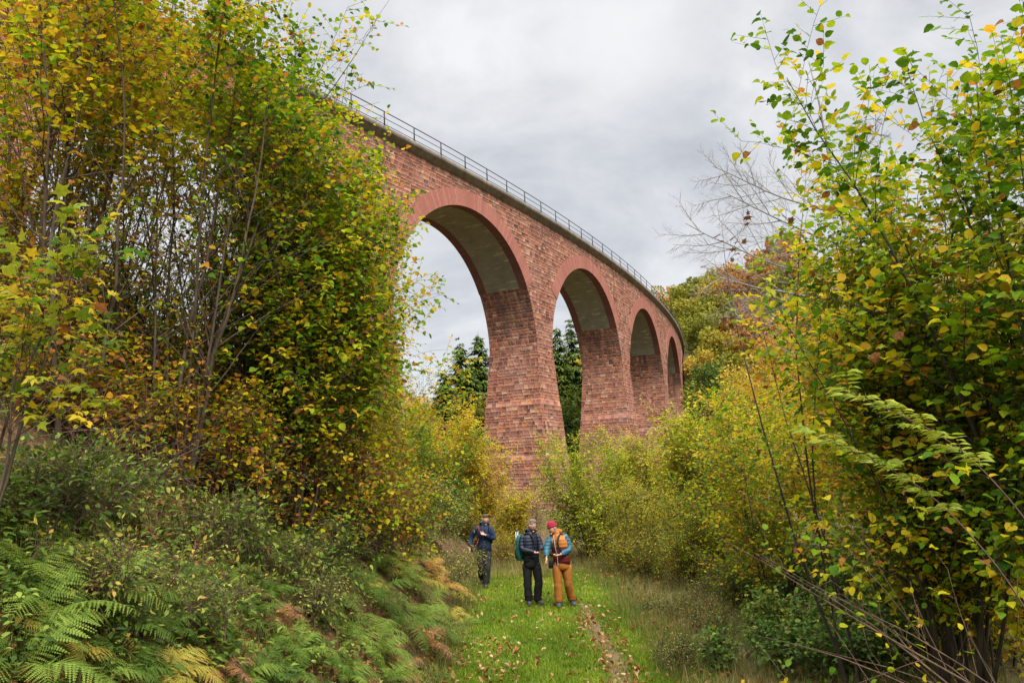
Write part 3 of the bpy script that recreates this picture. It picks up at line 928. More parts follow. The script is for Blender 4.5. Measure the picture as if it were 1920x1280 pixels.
M_('green yellow thicket at the far right margin behind the hazels', 1880, 20, 6.6, 0.50, 81, stems=13, nb=22, leaf=0.09, spread=0.5, lm='hazel_leaf')

for q_, (u_, v_, h_, tn_, lb_) in enumerate([(1175, 1078, 1.0, 0.46, 'low olive bush nearest the path on the right of the two men'), (1235, 1085, 1.2, 0.42, 'low green bush on the right path edge before the mid shrubs'), (1300, 1098, 1.3, 0.48, 'low yellow green bush farther right along the path edge'), (1365, 1108, 1.4, 0.36, 'low dark green bush joining the brambles to the path edge bushes'), (1150, 1050, 1.3, 0.55, 'yellowish low bush behind the path edge bushes'), (1430, 1140, 1.2, 0.32, 'low deep green bush left of the darkest bramble'), (960, 1052, 1.0, 0.55, 'low straw coloured bush behind the path end'), (870, 1055, 1.1, 0.45, 'low green bush behind the walking man'), (846, 1062, 1.5, 0.36, 'leafy green bush left of the walking man at the foot of the bank')]):
    d_ = ray(u_, v_)
    d_ = CAM + d_ * (-CAM[2] / d_[2])
    S_('low_bush', lb_, 'bush', (d_[0], d_[1]), h_, stems=14, spread=0.75, r0=0.010, nb=14, bfrom=0.03, blen=0.45, leaf=0.055, tone=tn_, tvar=0.14, seed=320 + q_, group='low bushes beside the path', bark='twig_bark', dead=0.10, base_r=0.5, jit=0.18, tp=OVAL, bangle=1.1)

# ================================================================== TREES FARTHER AWAY
SPRUCE = tmpl([(0, 0, 0), (-.20, .45, .0), (0, 1.0, -.10), (.20, .45, .0)], [(0, 2, 1), (0, 3, 2)])


def spruce_parts(h, R, seed):
    rng = np.random.default_rng(seed)
    wood, g = Geo(), Geo()
    wood.tube([(0, 0, 0), (0.05, 0, h * 0.5), (0, 0, h)], [h * 0.013, h * 0.008, 0.02], 6)
    P, D, N, Sz, T = [], [], [], [], []
    z = h * 0.06
    while z < h * 0.985:
        f = z / h
        n = rng.integers(5, 8)
        a0 = rng.uniform(0, 6.28)
        for k in range(n):
            az = a0 + k * 6.283 / n + rng.normal(0, 0.25)
            L = R * (1 - f) ** 0.8 * rng.uniform(0.7, 1.12) + 0.15
            out = np.array([math.cos(az), math.sin(az), 0])
            zj = rng.normal(0, h * 0.014)
            sd = np.array([-math.sin(az), math.cos(az), 0])
            nn = max(3, int(L / 0.17))
            for j in range(nn):
                x = (j + 0.6) / nn
                dz = zj - 0.28 * L * x + 0.22 * L * x ** 3
                for sg in (-1, 1):
                    P.append(out * L * x + np.array([0, 0, z + dz]) + rng.normal(0, 0.06, 3))
                    D.append(out * 0.75 + sd * sg * 0.8 * (1 - 0.5 * x) + np.array([0, 0, -0.45]) + rng.normal(0, 0.15, 3))
                    N.append(np.array([0, 0, 1.0]) + out * 0.4 + rng.normal(0, 0.3, 3))
                    Sz.append(rng.uniform(0.8, 1.4) * (0.55 + 0.5 * (1 - f)))
                    T.append(0.35 + 0.25 * x + rng.normal(0, 0.16))
        z += h * 0.014 + 0.04
    put_leaves(g, SPRUCE, np.array(P), np.array(D), np.array(N), np.array(Sz), np.clip(T, 0, 1))
    return wood, g


def crown_parts(h, R, seed, tone, tv=0.07, n=3600, clump=0.5, trunk_f=0.3):
    rng = np.random.default_rng(seed)
    wood, g = Geo(), Geo()
    wood.tube(wander(rng, (0, 0, 0), (0, 0, 1), h * 0.85, 7, 0.05, 0.1), np.linspace(h * 0.018, 0.03, 8), 6)
    lob = []
    for k in range(15):
        f = rng.uniform(0.22, 0.9)
        rr_ = R * math.sin(math.pi * min(1, (f - 0.08) * 1.0)) ** 0.7 * rng.uniform(0.2, 0.85)
        az = rng.uniform(0, 6.28)
        c = np.array([math.cos(az) * rr_, math.sin(az) * rr_, f * h])
        lob.append((c, R * rng.uniform(0.28, 0.5), rng.normal(0, tv)))
        q = np.array([0, 0, max(0.15, f - 0.2) * h])
        wood.tube([q, (q + c) / 2 + np.array([0, 0, 0.3]), c], [h * 0.006, h * 0.004, 0.02], 4)
    P, D, N, Sz, T = [], [], [], [], []
    for c, r, t0 in lob:
        m_ = n // len(lob)
        v = norm(rng.normal(0, 1, (m_, 3)))
        rad = r * rng.uniform(0.45, 1.12, m_) ** 0.6
        q = c + v * rad[:, None] * np.array([1, 1, 0.85])
        P.append(q)
        D.append(v * 0.6 + rng.normal(0, 0.6, (m_, 3)))
        N.append(v + rng.normal(0, 0.5, (m_, 3)) + np.array([0, 0, 0.5]))
        Sz.append(clump * rng.uniform(0.5, 1.2, m_))
        T.append(tone + t0 + rng.normal(0, 0.06, m_))
    put_leaves(g, DIAM, np.concatenate(P), np.concatenate(D), np.concatenate(N), np.concatenate(Sz), np.clip(np.concatenate(T), 0, 1))
    return wood, g


def tree_from(parts, name, label, cat, base, leafm, group=None, bark='dark_bark', rz=0.0, crown='crown'):
    wood, g = parts
    r = thing(name, label, cat, (base[0], base[1], float(H(base[0], base[1])) - 0.1), group, rz)
    wood.build('trunk', MATS[bark], r, smooth=True)
    g.build(crown, MATS[leafm], r)
    return r


GS = 'spruces seen through the arches'
for (u, vtop, y, R, sd, lab) in [(896, 622, 112, 5.6, 1, 'tallest dark spruce touching the left edge of the second pier'),
                                 (862, 642, 108, 5.8, 2, 'dark spruce left of the tallest one under the big arch'),
                                 (833, 696, 104, 4.8, 3, 'short spruce at the left end of the row under the big arch'),
                                 (880, 690, 98, 5.2, 4, 'lower spruce in front between the two taller ones'),
                                 (1043, 612, 118, 5.2, 5, 'spruce at the left side of the gap under the second arch'),
                                 (1069, 594, 124, 5.6, 6, 'tall spruce in the middle of the gap under the second arch')]:
    top = at(u, vtop, y)
    hh = top[2] - float(H(top[0], y)) + 0.1
    tree_from(spruce_parts(hh, R, 300 + sd), 'spruce_tree', lab, 'tree', (top[0], y), 'spruce_needles', GS)

GT = 'broadleaved trees beyond the viaduct'
for (u, vtop, y, R, tone, sd, lab, clump) in [
        (1064, 728, 106, 4.2, 0.10, 11, 'dark green bushy tree at the foot of the spruces under the second arch', 0.5),
        (1345, 655, 66, 3.0, 0.08, 12, 'dark green willow right of the viaduct end', 0.35),
        (1308, 690, 76, 2.0, 0.12, 13, 'small dark green tree touching the last visible pier', 0.35),
        (1408, 640, 62, 3.4, 0.53, 14, 'pale straw yellow tree below the rusty hillside', 0.3),
        (1372, 690, 60, 2.8, 0.47, 15, 'pale yellow green tree left of the straw yellow one', 0.3),
        (1308, 625, 100, 2.4, 0.56, 16, 'golden tree above the dark willow beside the viaduct end', 0.4),
        (905, 700, 92, 3.0, 0.42, 17, 'yellow green tree half hidden by the left edge of the second pier', 0.4),
        (800, 770, 84, 3.4, 0.62, 18, 'orange brown tree low under the big arch left of the spruces', 0.4),
        (770, 760, 110, 4.2, 0.5, 19, 'olive yellow tree beside the nearest visible pier under the big arch', 0.5),
        (440, 640, 60, 4.2, 0.12, 20, 'dark green tree far behind the left thicket', 0.4),
        (300, 660, 55, 4.6, 0.2, 21, 'green tree behind the left thicket, further left', 0.4),
        (590, 700, 70, 4.4, 0.35, 22, 'olive tree behind the right part of the left thicket', 0.4),
        (1500, 600, 52, 4.4, 0.66, 23, 'orange tree glimpsed behind the golden maple on the right', 0.3)]:
    top = at(u, vtop, y)
    hh = (top[2] - float(H(top[0], y))) * 1.02
    tree_from(crown_parts(hh, R, 400 + sd, tone, clump=clump, n=4200), 'broadleaf_tree', lab, 'tree', (top[0], y), 'hill_leaf', GT)

# hillside: prototypes, then copies
KINDS = [('yellow green', 0.42), ('olive green', 0.30), ('rusty orange', 0.73), ('brown', 0.88), ('golden', 0.56), ('dull green', 0.18), ('copper red', 0.80)]
proto = {}
for q, (nm_, tone) in enumerate(KINDS):
    for v_ in range(2):
        wood, g = crown_parts(10.0, 4.3, 500 + q * 7 + v_, tone, tv=0.05, n=3000, clump=0.62)
        a = wood.build('trunk', MATS['grey_bark'], None, smooth=True).data
        b_ = g.build('crown', MATS['hill_leaf'], None).data
        proto[(q, v_)] = (a, b_)
for o in [o for o in COL.objects if o.parent is None and o.name.split('.')[0] in ('trunk', 'crown')]:
    bpy.data.objects.remove(o)
ORD = 'first second third fourth fifth sixth seventh eighth ninth tenth eleventh twelfth thirteenth fourteenth fifteenth sixteenth seventeenth eighteenth nineteenth twentieth'.split()


def ordinal(k):
    if k < 20:
        return ORD[k]
    tens = {2: 'twenty', 3: 'thirty', 4: 'forty', 5: 'fifty', 6: 'sixty', 7: 'seventy'}
    a, b = divmod(k + 1, 10)
    return (tens[a] + ' ' + ORD[b - 1]) if b else {2: 'twentieth', 3: 'thirtieth', 4: 'fortieth', 5: 'fiftieth', 6: 'sixtieth', 7: 'seventieth'}[a]


rng = np.random.default_rng(77)
hill = []
for row, y in enumerate(np.arange(96, 330, 10.0)):
    x = 20.0 + (row % 2) * 3
    while x < 150:
        px, py = x + rng.normal(0, 1.4), y + rng.normal(0, 1.6)
        z = float(H(px, py))
        u, v = project((px, py, z + 9))
        rad_ = math.hypot(px - CX, py - CY)
        if 1225 < u < 1530 and z > 4 and (rad_ > RAD + 3.5 or rad_ < RAD - 12) :
            up = sstep(640, 520, v)
            if u < 1340:
                q = rng.choice([0, 1, 0, 1, 4, 5])
            elif u < 1480 and up > 0.4:
                q = rng.choice([2, 2, 6, 2, 3, 4])
            elif u < 1480:
                q = rng.choice([1, 3, 0, 2, 1])
            else:
                q = rng.choice([2, 4, 1, 5])
            hill.append((u, int(q), px, py, z))
        x += 7.6
for px, py, q in [(42.5, 176.5, 0), (44.5, 186.0, 4), (47.0, 179.0, 4), (42.0, 167.0, 1), (45.5, 170.0, 2), (41.5, 159.0, 1), (47.5, 190.0, 0), (43.5, 195.0, 1), (39.0, 150.0, 0)]:
    z = float(H(px, py))
    hill.append((project((px, py, z + 9))[0], q, px, py, z))
hill.sort()
cnt = {}
for u, q, px, py, z in hill:
    k = cnt.get(q, 0)
    cnt[q] = k + 1
    r = thing('hillside_tree', '%s tree on the hillside, %s from the left among the %s ones' % (KINDS[q][0], ordinal(k), KINDS[q][0]), 'tree', (px, py, z - 0.2), 'autumn trees on the hillside', rng.uniform(0, 6.28))
    s_ = rng.uniform(0.85, 1.25)
    r.scale = (s_, s_, s_ * rng.uniform(0.85, 1.15))
    a, b_ = proto[(q, int(rng.integers(0, 2)))]
    link('trunk', a, r)
    link('crown', b_, r)
for (u, vt, y, lab) in [(1447, 492, 205, 'single dark fir standing up on the hill crest'), (1425, 505, 215, 'smaller dark fir beside the one on the hill crest')]:
    top = at(u, vt, y)
    hh = max(6.0, top[2] - float(H(top[0], y)))
    tree_from(spruce_parts(hh, 3.2, 340 + u), 'fir_tree', lab, 'tree', (top[0], y), 'spruce_needles')

# distant wood on the hill behind the left shrubs: one mass
rng = np.random.default_rng(5)
n = 26000
px, py = rng.uniform(-230, 60, n), rng.uniform(215, 380, n)
cc = (np.floor(px / 9) * 12.9898 + np.floor(py / 11) * 78.233)
cr_ = np.abs(np.sin(cc) * 43758.5453) % 1
zz = H(px, py) + rng.uniform(0, 1, n) ** 0.7 * (5 + 5 * cr_)
g = Geo()
put_leaves(g, DIAM, np.stack([px, py, zz], -1), rng.normal(0, 1, (n, 3)) + [0, 0, 0.3], rng.normal(0, 0.6, (n, 3)) + [0, -0.3, 1], rng.uniform(1.2, 2.4, n), np.clip(0.35 + 0.55 * cr_ + rng.normal(0, 0.07, n), 0, 1))
tag(g.build('distant_wood', MATS['hill_leaf']), 'hazy brown and olive wood covering the far left hill', 'wood', kind='stuff')

# bare tree reaching over from the right
rng = np.random.default_rng(9)
bx, by = mid(1690, 27)
r = thing('bare_tree', 'leafless tree whose fine grey branches reach left above the right hazels', 'tree', (bx, by, float(H(bx, by)) - 0.1))
wood = Geo()
trunk = wander(rng, (0, 0, 0), (-0.05, 0, 1), 17.5, 10, 0.05, 0.05)
wood.tube(trunk, np.linspace(0.16, 0.02, 11), 7)
wood.build('trunk', MATS['grey_bark'], r, smooth=True)
wood = Geo()
A_, B_ = [], []


def limb(p, d, L, rad, lev):
    pts = wander(rng, p, d, L, 7, 0.07, -0.01 if lev == 0 else 0.03)
    wood.tube(pts, np.linspace(rad, rad * 0.3, 8), 4 if lev < 2 else 3)
    if lev >= 3:
        return
    nb_ = [11, 9, 6][lev]
    for j in range(nb_):
        f = 0.15 + 0.83 * (j + rng.random()) / nb_
        q, dd = interp(pts, f)
        az = rng.uniform(0, 6.28)
        side = norm(np.cross(dd, [math.cos(az), math.sin(az), 0.3]))
        limb(q, dd * 0.9 + side * 0.75, L * [0.42, 0.45, 0.42][lev] * (1.15 - 0.6 * f), rad * 0.42, lev + 1)


for zf, dr, L in [(0.45, (-1.0, -0.1, 0.24), 5.6), (0.49, (-1.0, 0.15, 0.24), 6.4), (0.56, (-0.9, -0.3, 0.36), 5.8), (0.64, (-0.85, 0.2, 0.5), 5.0), (0.45, (0.8, 0.1, 0.5), 3.5), (0.7, (0.5, 0.2, 1.0), 3.2), (0.36, (-0.95, 0.5, 0.35), 5.4)]:
    q, dd = interp(trunk, zf)
    limb(q, dr, L, 0.05, 0)
wood.build('limbs', MATS['grey_bark'], r, smooth=True)

# ================================================================== UNDERGROWTH ON THE BANK
# one frond: an arching midrib with toothed pinnae


def frond_parts(L, seed, droop=0.55):
    rng = np.random.default_rng(seed)
    g = Geo()
    f = np.linspace(0, 1, 15)
    ang = math.radians(62) - f ** 1.2 * math.radians(62 + 55 * droop)
    step = L / 14
    y = np.concatenate([[0], np.cumsum(np.cos(ang[:-1]) * step)])
    z = np.concatenate([[0], np.cumsum(np.sin(ang[:-1]) * step)])
    x = 0.05 * L * np.sin(f * 2.2) * rng.choice([-1, 1])
    mid_ = np.stack([x, y, z], -1)
    g.tube(mid_, np.linspace(0.0042, 0.001, 15), 3, 0.05)
    V, T3, tn = [], [], []
    n = 0
    for k in range(23):
        fr = 0.18 + 0.81 * k / 22
        q, dd = interp(mid_, fr)
        w_ = L * 0.30 * math.sin(math.pi * min(1, (fr - 0.08) * 1.02)) ** 0.75 * (1.12 - 0.55 * fr) + 0.01
        for sg in (-1, 1):
            side = norm(np.array([sg, 0, 0]) + dd * 0.45 + np.array([0, 0, -0.22]) + rng.normal(0, 0.10, 3))
            wid = norm(dd - side * (dd @ side))
            pw = max(0.008, w_ * 0.105)
            m_ = 9
            t0 = rng.normal(0, 0.05)
            for j in range(m_):
                a0, a1 = j / m_, (j + 0.92) / m_
                p0 = q + side * w_ * a0 + np.array([0, 0, -0.10 * w_ * a0 * a0])
                p1 = q + side * w_ * a1 + np.array([0, 0, -0.10 * w_ * a1 * a1])
                tw = pw * (1.02 - a0) ** 0.7
                V += [p0, p1, p0 * 0.35 + p1 * 0.65 + wid * tw, p0 * 0.35 + p1 * 0.65 - wid * tw]
                T3 += [(n, n + 1, n + 2), (n, n + 3, n + 1)]
                tn += [t0 + rng.normal(0, 0.04) + 0.10 * a0 * a0] * 4
                n += 4
    g.add(np.array(V), [np.array(T3)], np.array(tn))
    return g


def retone(g, base):
    h = Geo()
    V = np.concatenate(g.V)
    h.add(V, [np.concatenate(p) for p in g.P.values()], np.clip(np.concatenate(g.T) + base, 0, 1))
    return h


FRONDS = {}
for q, (nm_, tone) in enumerate([('green', 0.22), ('pale green', 0.42), ('yellow', 0.70), ('rusty orange', 0.83), ('brown', 0.95)]):
    for v_ in range(3):
        o = retone(frond_parts(1.0, 900 + v_, 0.35 + 0.3 * v_), tone).build('frond', MATS['fern_frond'])
        FRONDS[(nm_, v_)] = o.data
        bpy.data.objects.remove(o)

PENDING = []          # things whose labels get a place in their row


def later(o, what, where, key):
    PENDING.append((o, what, where, key))


def fern(x, y, size, colour, where):
    rng = np.random.default_rng(int(abs(x * 977 + y * 131) * 10))
    zb = float(H(x, y))
    r = thing('fern', colour + ' fern', 'fern', (x, y, zb - 0.02), 'ferns on the left bank', 0)
    nrm = Hn(np.array(x), np.array(y))
    n = int(rng.integers(6, 10))
    a0 = rng.uniform(0, 6.28)
    for k in range(n):
        o = link('frond', FRONDS[(colour, int(rng.integers(0, 3)))], r)
        a = a0 + k * 6.283 / n + rng.normal(0, 0.2)
        sc = size * rng.uniform(0.7, 1.1)
        # hang towards the open side of the slope
        rot = Matrix.Rotation(a, 3, 'Z')
        up = Vector(tuple(nrm * 0.55 + np.array([0, 0, 0.45]))).normalized()
        tilt = Vector((0, 0, 1)).rotation_difference(up).to_matrix()
        o.rotation_euler = (tilt @ rot @ Matrix.Rotation(rng.normal(-0.05, 0.16), 3, 'X')).to_euler()
        o.scale = (sc, sc, sc)
    later(r, colour + ' fern', where, 'fern')


rng = np.random.default_rng(31)


def spot(u, v):
    """ground point seen at photograph position u, v"""
    d = ray(u, v)
    d = d / d[1]
    ys = np.linspace(4.0, 60, 900)
    P = CAM[None] + d[None] * ys[:, None]
    k = np.argmax(P[:, 2] < H(P[:, 0], P[:, 1]))
    return P[k, 0], P[k, 1]


def taken(pts, x, y, dmin):
    return any((x - a) ** 2 + (y - b) ** 2 < dmin ** 2 for a, b in pts)


placed = []
FERNSPOTS = [  # the ones one can make out, by colour
    (95, 1010, 0.75, 'pale green'), (40, 1075, 0.8, 'pale green'), (150, 1110, 0.85, 'pale green'), (60, 1150, 0.8, 'pale green'), (200, 1170, 0.75, 'green'), (30, 1245, 0.7, 'pale green'),
    (120, 960, 0.6, 'green'), (230, 1240, 0.6, 'green'), (290, 1275, 0.55, 'yellow'), (330, 1265, 0.5, 'yellow'), (395, 1240, 0.6, 'brown'), (440, 1230, 0.5, 'green'), (360, 1160, 0.6, 'green'),
    (460, 1130, 0.6, 'green'), (510, 1190, 0.6, 'green'), (530, 1255, 0.6, 'green'), (600, 1215, 0.65, 'green'), (660, 1250, 0.6, 'green'), (700, 1200, 0.6, 'green'), (640, 1150, 0.6, 'green'),
    (560, 1080, 0.6, 'green'), (520, 1040, 0.5, 'pale green'), (620, 1060, 0.65, 'green'), (690, 1100, 0.7, 'green'), (745, 1150, 0.7, 'green'), (790, 1190, 0.6, 'brown'), (830, 1170, 0.55, 'green'),
    (800, 1110, 0.7, 'pale green'), (770, 1070, 0.8, 'yellow'), (820, 1075, 0.7, 'rusty orange'), (850, 1085, 0.6, 'yellow'), (735, 1060, 0.8, 'pale green'), (700, 1040, 0.7, 'green'), (840, 1130, 0.5, 'yellow'),
    (760, 1030, 0.7, 'green'), (800, 1040, 0.6, 'rusty orange'), (660, 1010, 0.6, 'green'), (430, 1180, 0.5, 'pale green'), (270, 1110, 0.6, 'green'), (330, 1050, 0.5, 'green'), (590, 1130, 0.6, 'pale green'),
    (480, 1270, 0.55, 'green'), (740, 1240, 0.55, 'brown'), (870, 1150, 0.45, 'pale green'), (380, 1100, 0.5, 'green'), (180, 1050, 0.6, 'green'), (420, 1060, 0.55, 'pale green'), (490, 1090, 0.6, 'green'), (350, 1120, 0.55, 'pale green'), (440, 1270, 0.6, 'pale green'), (550, 1200, 0.6, 'pale green'), (620, 1110, 0.65, 'pale green'), (660, 1180, 0.65, 'pale green'), (580, 1030, 0.55, 'yellow'), (700, 1160, 0.6, 'green'), (300, 1160, 0.55, 'green'), (240, 1060, 0.6, 'pale green'), (520, 1130, 0.55, 'brown'), (780, 1140, 0.6, 'green'), (680, 1070, 0.6, 'yellow'), (640, 1280, 0.6, 'pale green'), (720, 1270, 0.55, 'green'), (100, 1210, 0.6, 'yellow'), (160, 1270, 0.7, 'pale green')]
for u, v, s_, c_ in FERNSPOTS:
    x, y = spot(u, min(v + 28, 1279))
    placed.append((x, y))
    where = 'high on the left bank' if v < 1080 and u < 560 else ('beside the path edge' if u >= 680 else 'low on the left bank')
    fern(x, y, s_ * (1.15 if u > 680 else 0.80), 'pale green' if (u > 680 and c_ == 'green' and int(u) % 20 == 0) else c_, where)

# herbs: short stems with small leaves, one mass of ground cover; fallen leaves; both lie on the bank
rng = np.random.default_rng(32)


def bank_points(n, umin, umax, vmin, vmax):
    out = []
    while len(out) < n:
        u, v = rng.uniform(umin, umax), rng.uniform(vmin, vmax)
        x, y = spot(u, v)
        if y < 45 and (x < -0.95 + 0.012 * (y - 11)):
            out.append((x, y))
    return np.array(out)


C = bank_points(1000, -80, 930, 905, 1330)
P, D, N, Sz, T = [], [], [], [], []
SA, SB_ = [], []
for (x, y) in C:
    hgt = rng.uniform(0.06, 0.42) * rng.uniform(0.5, 1)
    b_ = np.array([x, y, float(H(x, y))])
    t0 = np.clip(rng.normal(0.30, 0.20) + 0.08 * vnoise(x * 1.1, y * 1.4), 0, 1)
    top = b_ + np.array([rng.normal(0, 0.07), rng.normal(0, 0.07), hgt])
    SA.append(b_)
    SB_.append(top)
    m_ = int(rng.integers(8, 18))
    lf = rng.uniform(0.03, 0.075)
    for j in range(m_):
        f = rng.uniform(0.3, 1.0)
        az = rng.uniform(0, 6.28)
        rr_ = rng.uniform(0.02, 0.13)
        P.append(b_ + (top - b_) * f + np.array([math.cos(az), math.sin(az), 0]) * rr_)
        D.append((math.cos(az), math.sin(az), rng.uniform(-0.4, 0.3)))
        N.append((rng.normal(0, .3), rng.normal(0, .3), 1))
        Sz.append(lf * rng.uniform(0.7, 1.4))
        T.append(t0 + rng.normal(0, 0.08))
g = Geo()
put_leaves(g, OVAL, np.array(P), np.array(D), np.array(N), np.array(Sz), np.clip(T, 0, 1))
twig_tubes(g, np.array(SA), np.array(SB_), 0.003)
tag(g.build('ground_cover', MATS['herb_leaf'], smooth=True), 'low mixed herbs and seedlings covering the left bank', 'ground cover', kind='stuff')

# moss and fine grass tufts on the bank
C = bank_points(1000, -80, 930, 900, 1330)


def blades(g, C, nper, h0, h1, wid, rad, tone, tv, lean=0.5):
    n = len(C) * nper
    c = np.repeat(C, nper, 0) + rng.normal(0, rad, (n, 2))
    z = H(c[:, 0], c[:, 1])
    hh = rng.uniform(h0, h1, n)
    az = rng.uniform(0, 6.28, n)
    dx = np.stack([np.cos(az), np.sin(az)], -1)
    ln = rng.uniform(0.1, lean, n) * hh
    b_ = np.stack([c[:, 0], c[:, 1], z - 0.01], -1)
    mid_ = b_ + np.stack([dx[:, 0] * ln * 0.35, dx[:, 1] * ln * 0.35, hh * 0.62], -1)
    tip = b_ + np.stack([dx[:, 0] * ln * 1.25, dx[:, 1] * ln * 1.25, hh * 0.97], -1)
    sd = np.stack([-dx[:, 1], dx[:, 0], 0 * az], -1) * (wid * rng.uniform(0.6, 1.3, n))[:, None]
    V = np.stack([b_ - sd, b_ + sd, mid_ - sd * 0.75, mid_ + sd * 0.75, tip], 1)
    o = (np.arange(n) * 5)[:, None]
    t0 = np.repeat(np.broadcast_to(tone, (len(C),)), nper) + rng.normal(0, tv, n)
    g.add(V.reshape(-1, 3), [np.concatenate([o + [0, 1, 3, 2]]), o + [2, 3, 4]], np.clip(np.repeat(t0, 5), 0, 1))


g = Geo()
blades(g, C, 9, 0.05, 0.24, 0.0035, 0.07, 0.35 + 0.25 * vnoise(C[:, 0] * 1.3, C[:, 1]), 0.2)
tag(g.build('bank_grass', MATS['dry_grass']), 'thin grass tufts between the herbs on the left bank', 'grass', kind='stuff')

# fallen leaves on the bank and the path
C = bank_points(7000, -80, 900, 850, 1330)
n = len(C)
g = Geo()
nr = Hn(C[:, 0], C[:, 1])
put_leaves(g, MAPLE, np.stack([C[:, 0], C[:, 1], H(C[:, 0], C[:, 1]) + rng.uniform(0.01, 0.06, n)], -1), rng.normal(0, 1, (n, 3)), nr + rng.normal(0, 0.35, (n, 3)), rng.uniform(0.035, 0.085, n), np.clip(rng.normal(0.45, 0.28, n), 0, 1))
m_ = 970
px = np.concatenate([rng.uniform(-1.2, 2.9, 560), rng.normal(1.27, 0.24, 270), rng.normal(-0.45, 0.3, 140)])
py = np.concatenate([10.2 + 13 * rng.uniform(0, 1, 560) ** 1.2, 10 + 7.5 * rng.uniform(0, 1, 270) ** 1.3, rng.uniform(10, 14, 140)])
put_leaves(g, CURL, np.stack([px, py, H(px, py) + rng.uniform(0.02, 0.075, m_)], -1), rng.normal(0, 1, (m_, 3)) * [1, 1, 0.2], rng.normal(0, 0.3, (m_, 3)) + [0, 0, 1], rng.uniform(0.04, 0.10, m_), np.clip(rng.normal(0.72, 0.25, m_), 0, 1))
C2 = np.stack([rng.uniform(2.2, 8, 2500), rng.uniform(5.5, 24, 2500)], -1)
n = len(C2)
put_leaves(g, CURL, np.stack([C2[:, 0], C2[:, 1], H(C2[:, 0], C2[:, 1]) + rng.uniform(0.02, 0.12, n)], -1), rng.normal(0, 1, (n, 3)) * [1, 1, 0.2], rng.normal(0, 0.3, (n, 3)) + [0, 0, 1], rng.uniform(0.04, 0.09, n), np.clip(rng.normal(0.5, 0.28, n), 0, 1))
tag(g.build('fallen_leaves', MATS['dead_leaf'], smooth=True), 'brown and tan fallen leaves scattered over bank and path', 'fallen leaves', kind='stuff')

# mown grass of the path
n = 26000
px = rng.uniform(-1.35, 2.75, n)
py = 9.6 + 14.5 * rng.uniform(0, 1, n) ** 1.25
keep = (np.abs(px - 1.27 - 0.1 * vnoise(px, py * 1.5)) > 0.10 + 0.10 * vnoise(px * 3, py * 2)) | (rng.random(n) < 0.22) | (py > 17.5)
keep &= rng.random(n) < 1 - 0.75 * sstep(1.9, 2.8, px + 0.3 * vnoise(px, py))
C = np.stack([px, py], -1)[keep]
g = Geo()
blades(g, C, 4, 0.03, 0.10, 0.0042, 0.035, 0.40 + 0.28 * vnoise(C[:, 0] * 1.6, C[:, 1] * 0.9), 0.2, 0.9)
tag(g.build('path_grass', MATS['grass_blade']), 'short bright green grass growing along the path', 'grass', kind='stuff')

# rough dry grass and stalks on the right verge and around the path end
n = 3400
px = 1.9 + 3.6 * rng.uniform(0, 1, n) ** 1.1
py = 9.0 + 19 * rng.uniform(0, 1, n) ** 1.3
C = np.stack([px, py], -1)
n2_ = 1300
C = np.concatenate([C, np.stack([rng.uniform(-1.4, 2.6, n2_), rng.uniform(22.0, 31, n2_)], -1), np.stack([rng.normal(-1.2, 0.10, 260), rng.uniform(10, 23, 260)], -1)])
g = Geo()
blades(g, C, 7, 0.08, 0.34, 0.0036, 0.08, 0.38 + 0.3 * vnoise(C[:, 0] * 1.1, C[:, 1] * 1.2), 0.22, 0.8)
tag(g.build('rough_grass', MATS['dry_grass']), 'rough tan and olive grass on the right verge and at the path end', 'grass', kind='stuff')


# brambles and small bushes
def bramble(label, x, y, h, tone, seed, stems=14, leaf=0.055, lm='dark_leaf', group='brambles and low bushes', **k):
    return S_('bramble', label, 'bush', (x, y), h, stems=stems, spread=0.95, r0=0.009, nb=13, bfrom=0.08, blen=0.5, leaf=leaf * (1.3 if lm == 'dark_leaf' else 1.0), tp=ROUND if lm == 'dark_leaf' else OVAL, leafm=lm, bark='twig_bark', tone=tone + (0.10 if lm == 'dark_leaf' else 0.0), tvar=0.18, seed=seed, group=group, twig_gap=0.10, twig_len=0.24, lgap=0.055, up=-0.02, base_r=0.45, stem_k=4, **k)


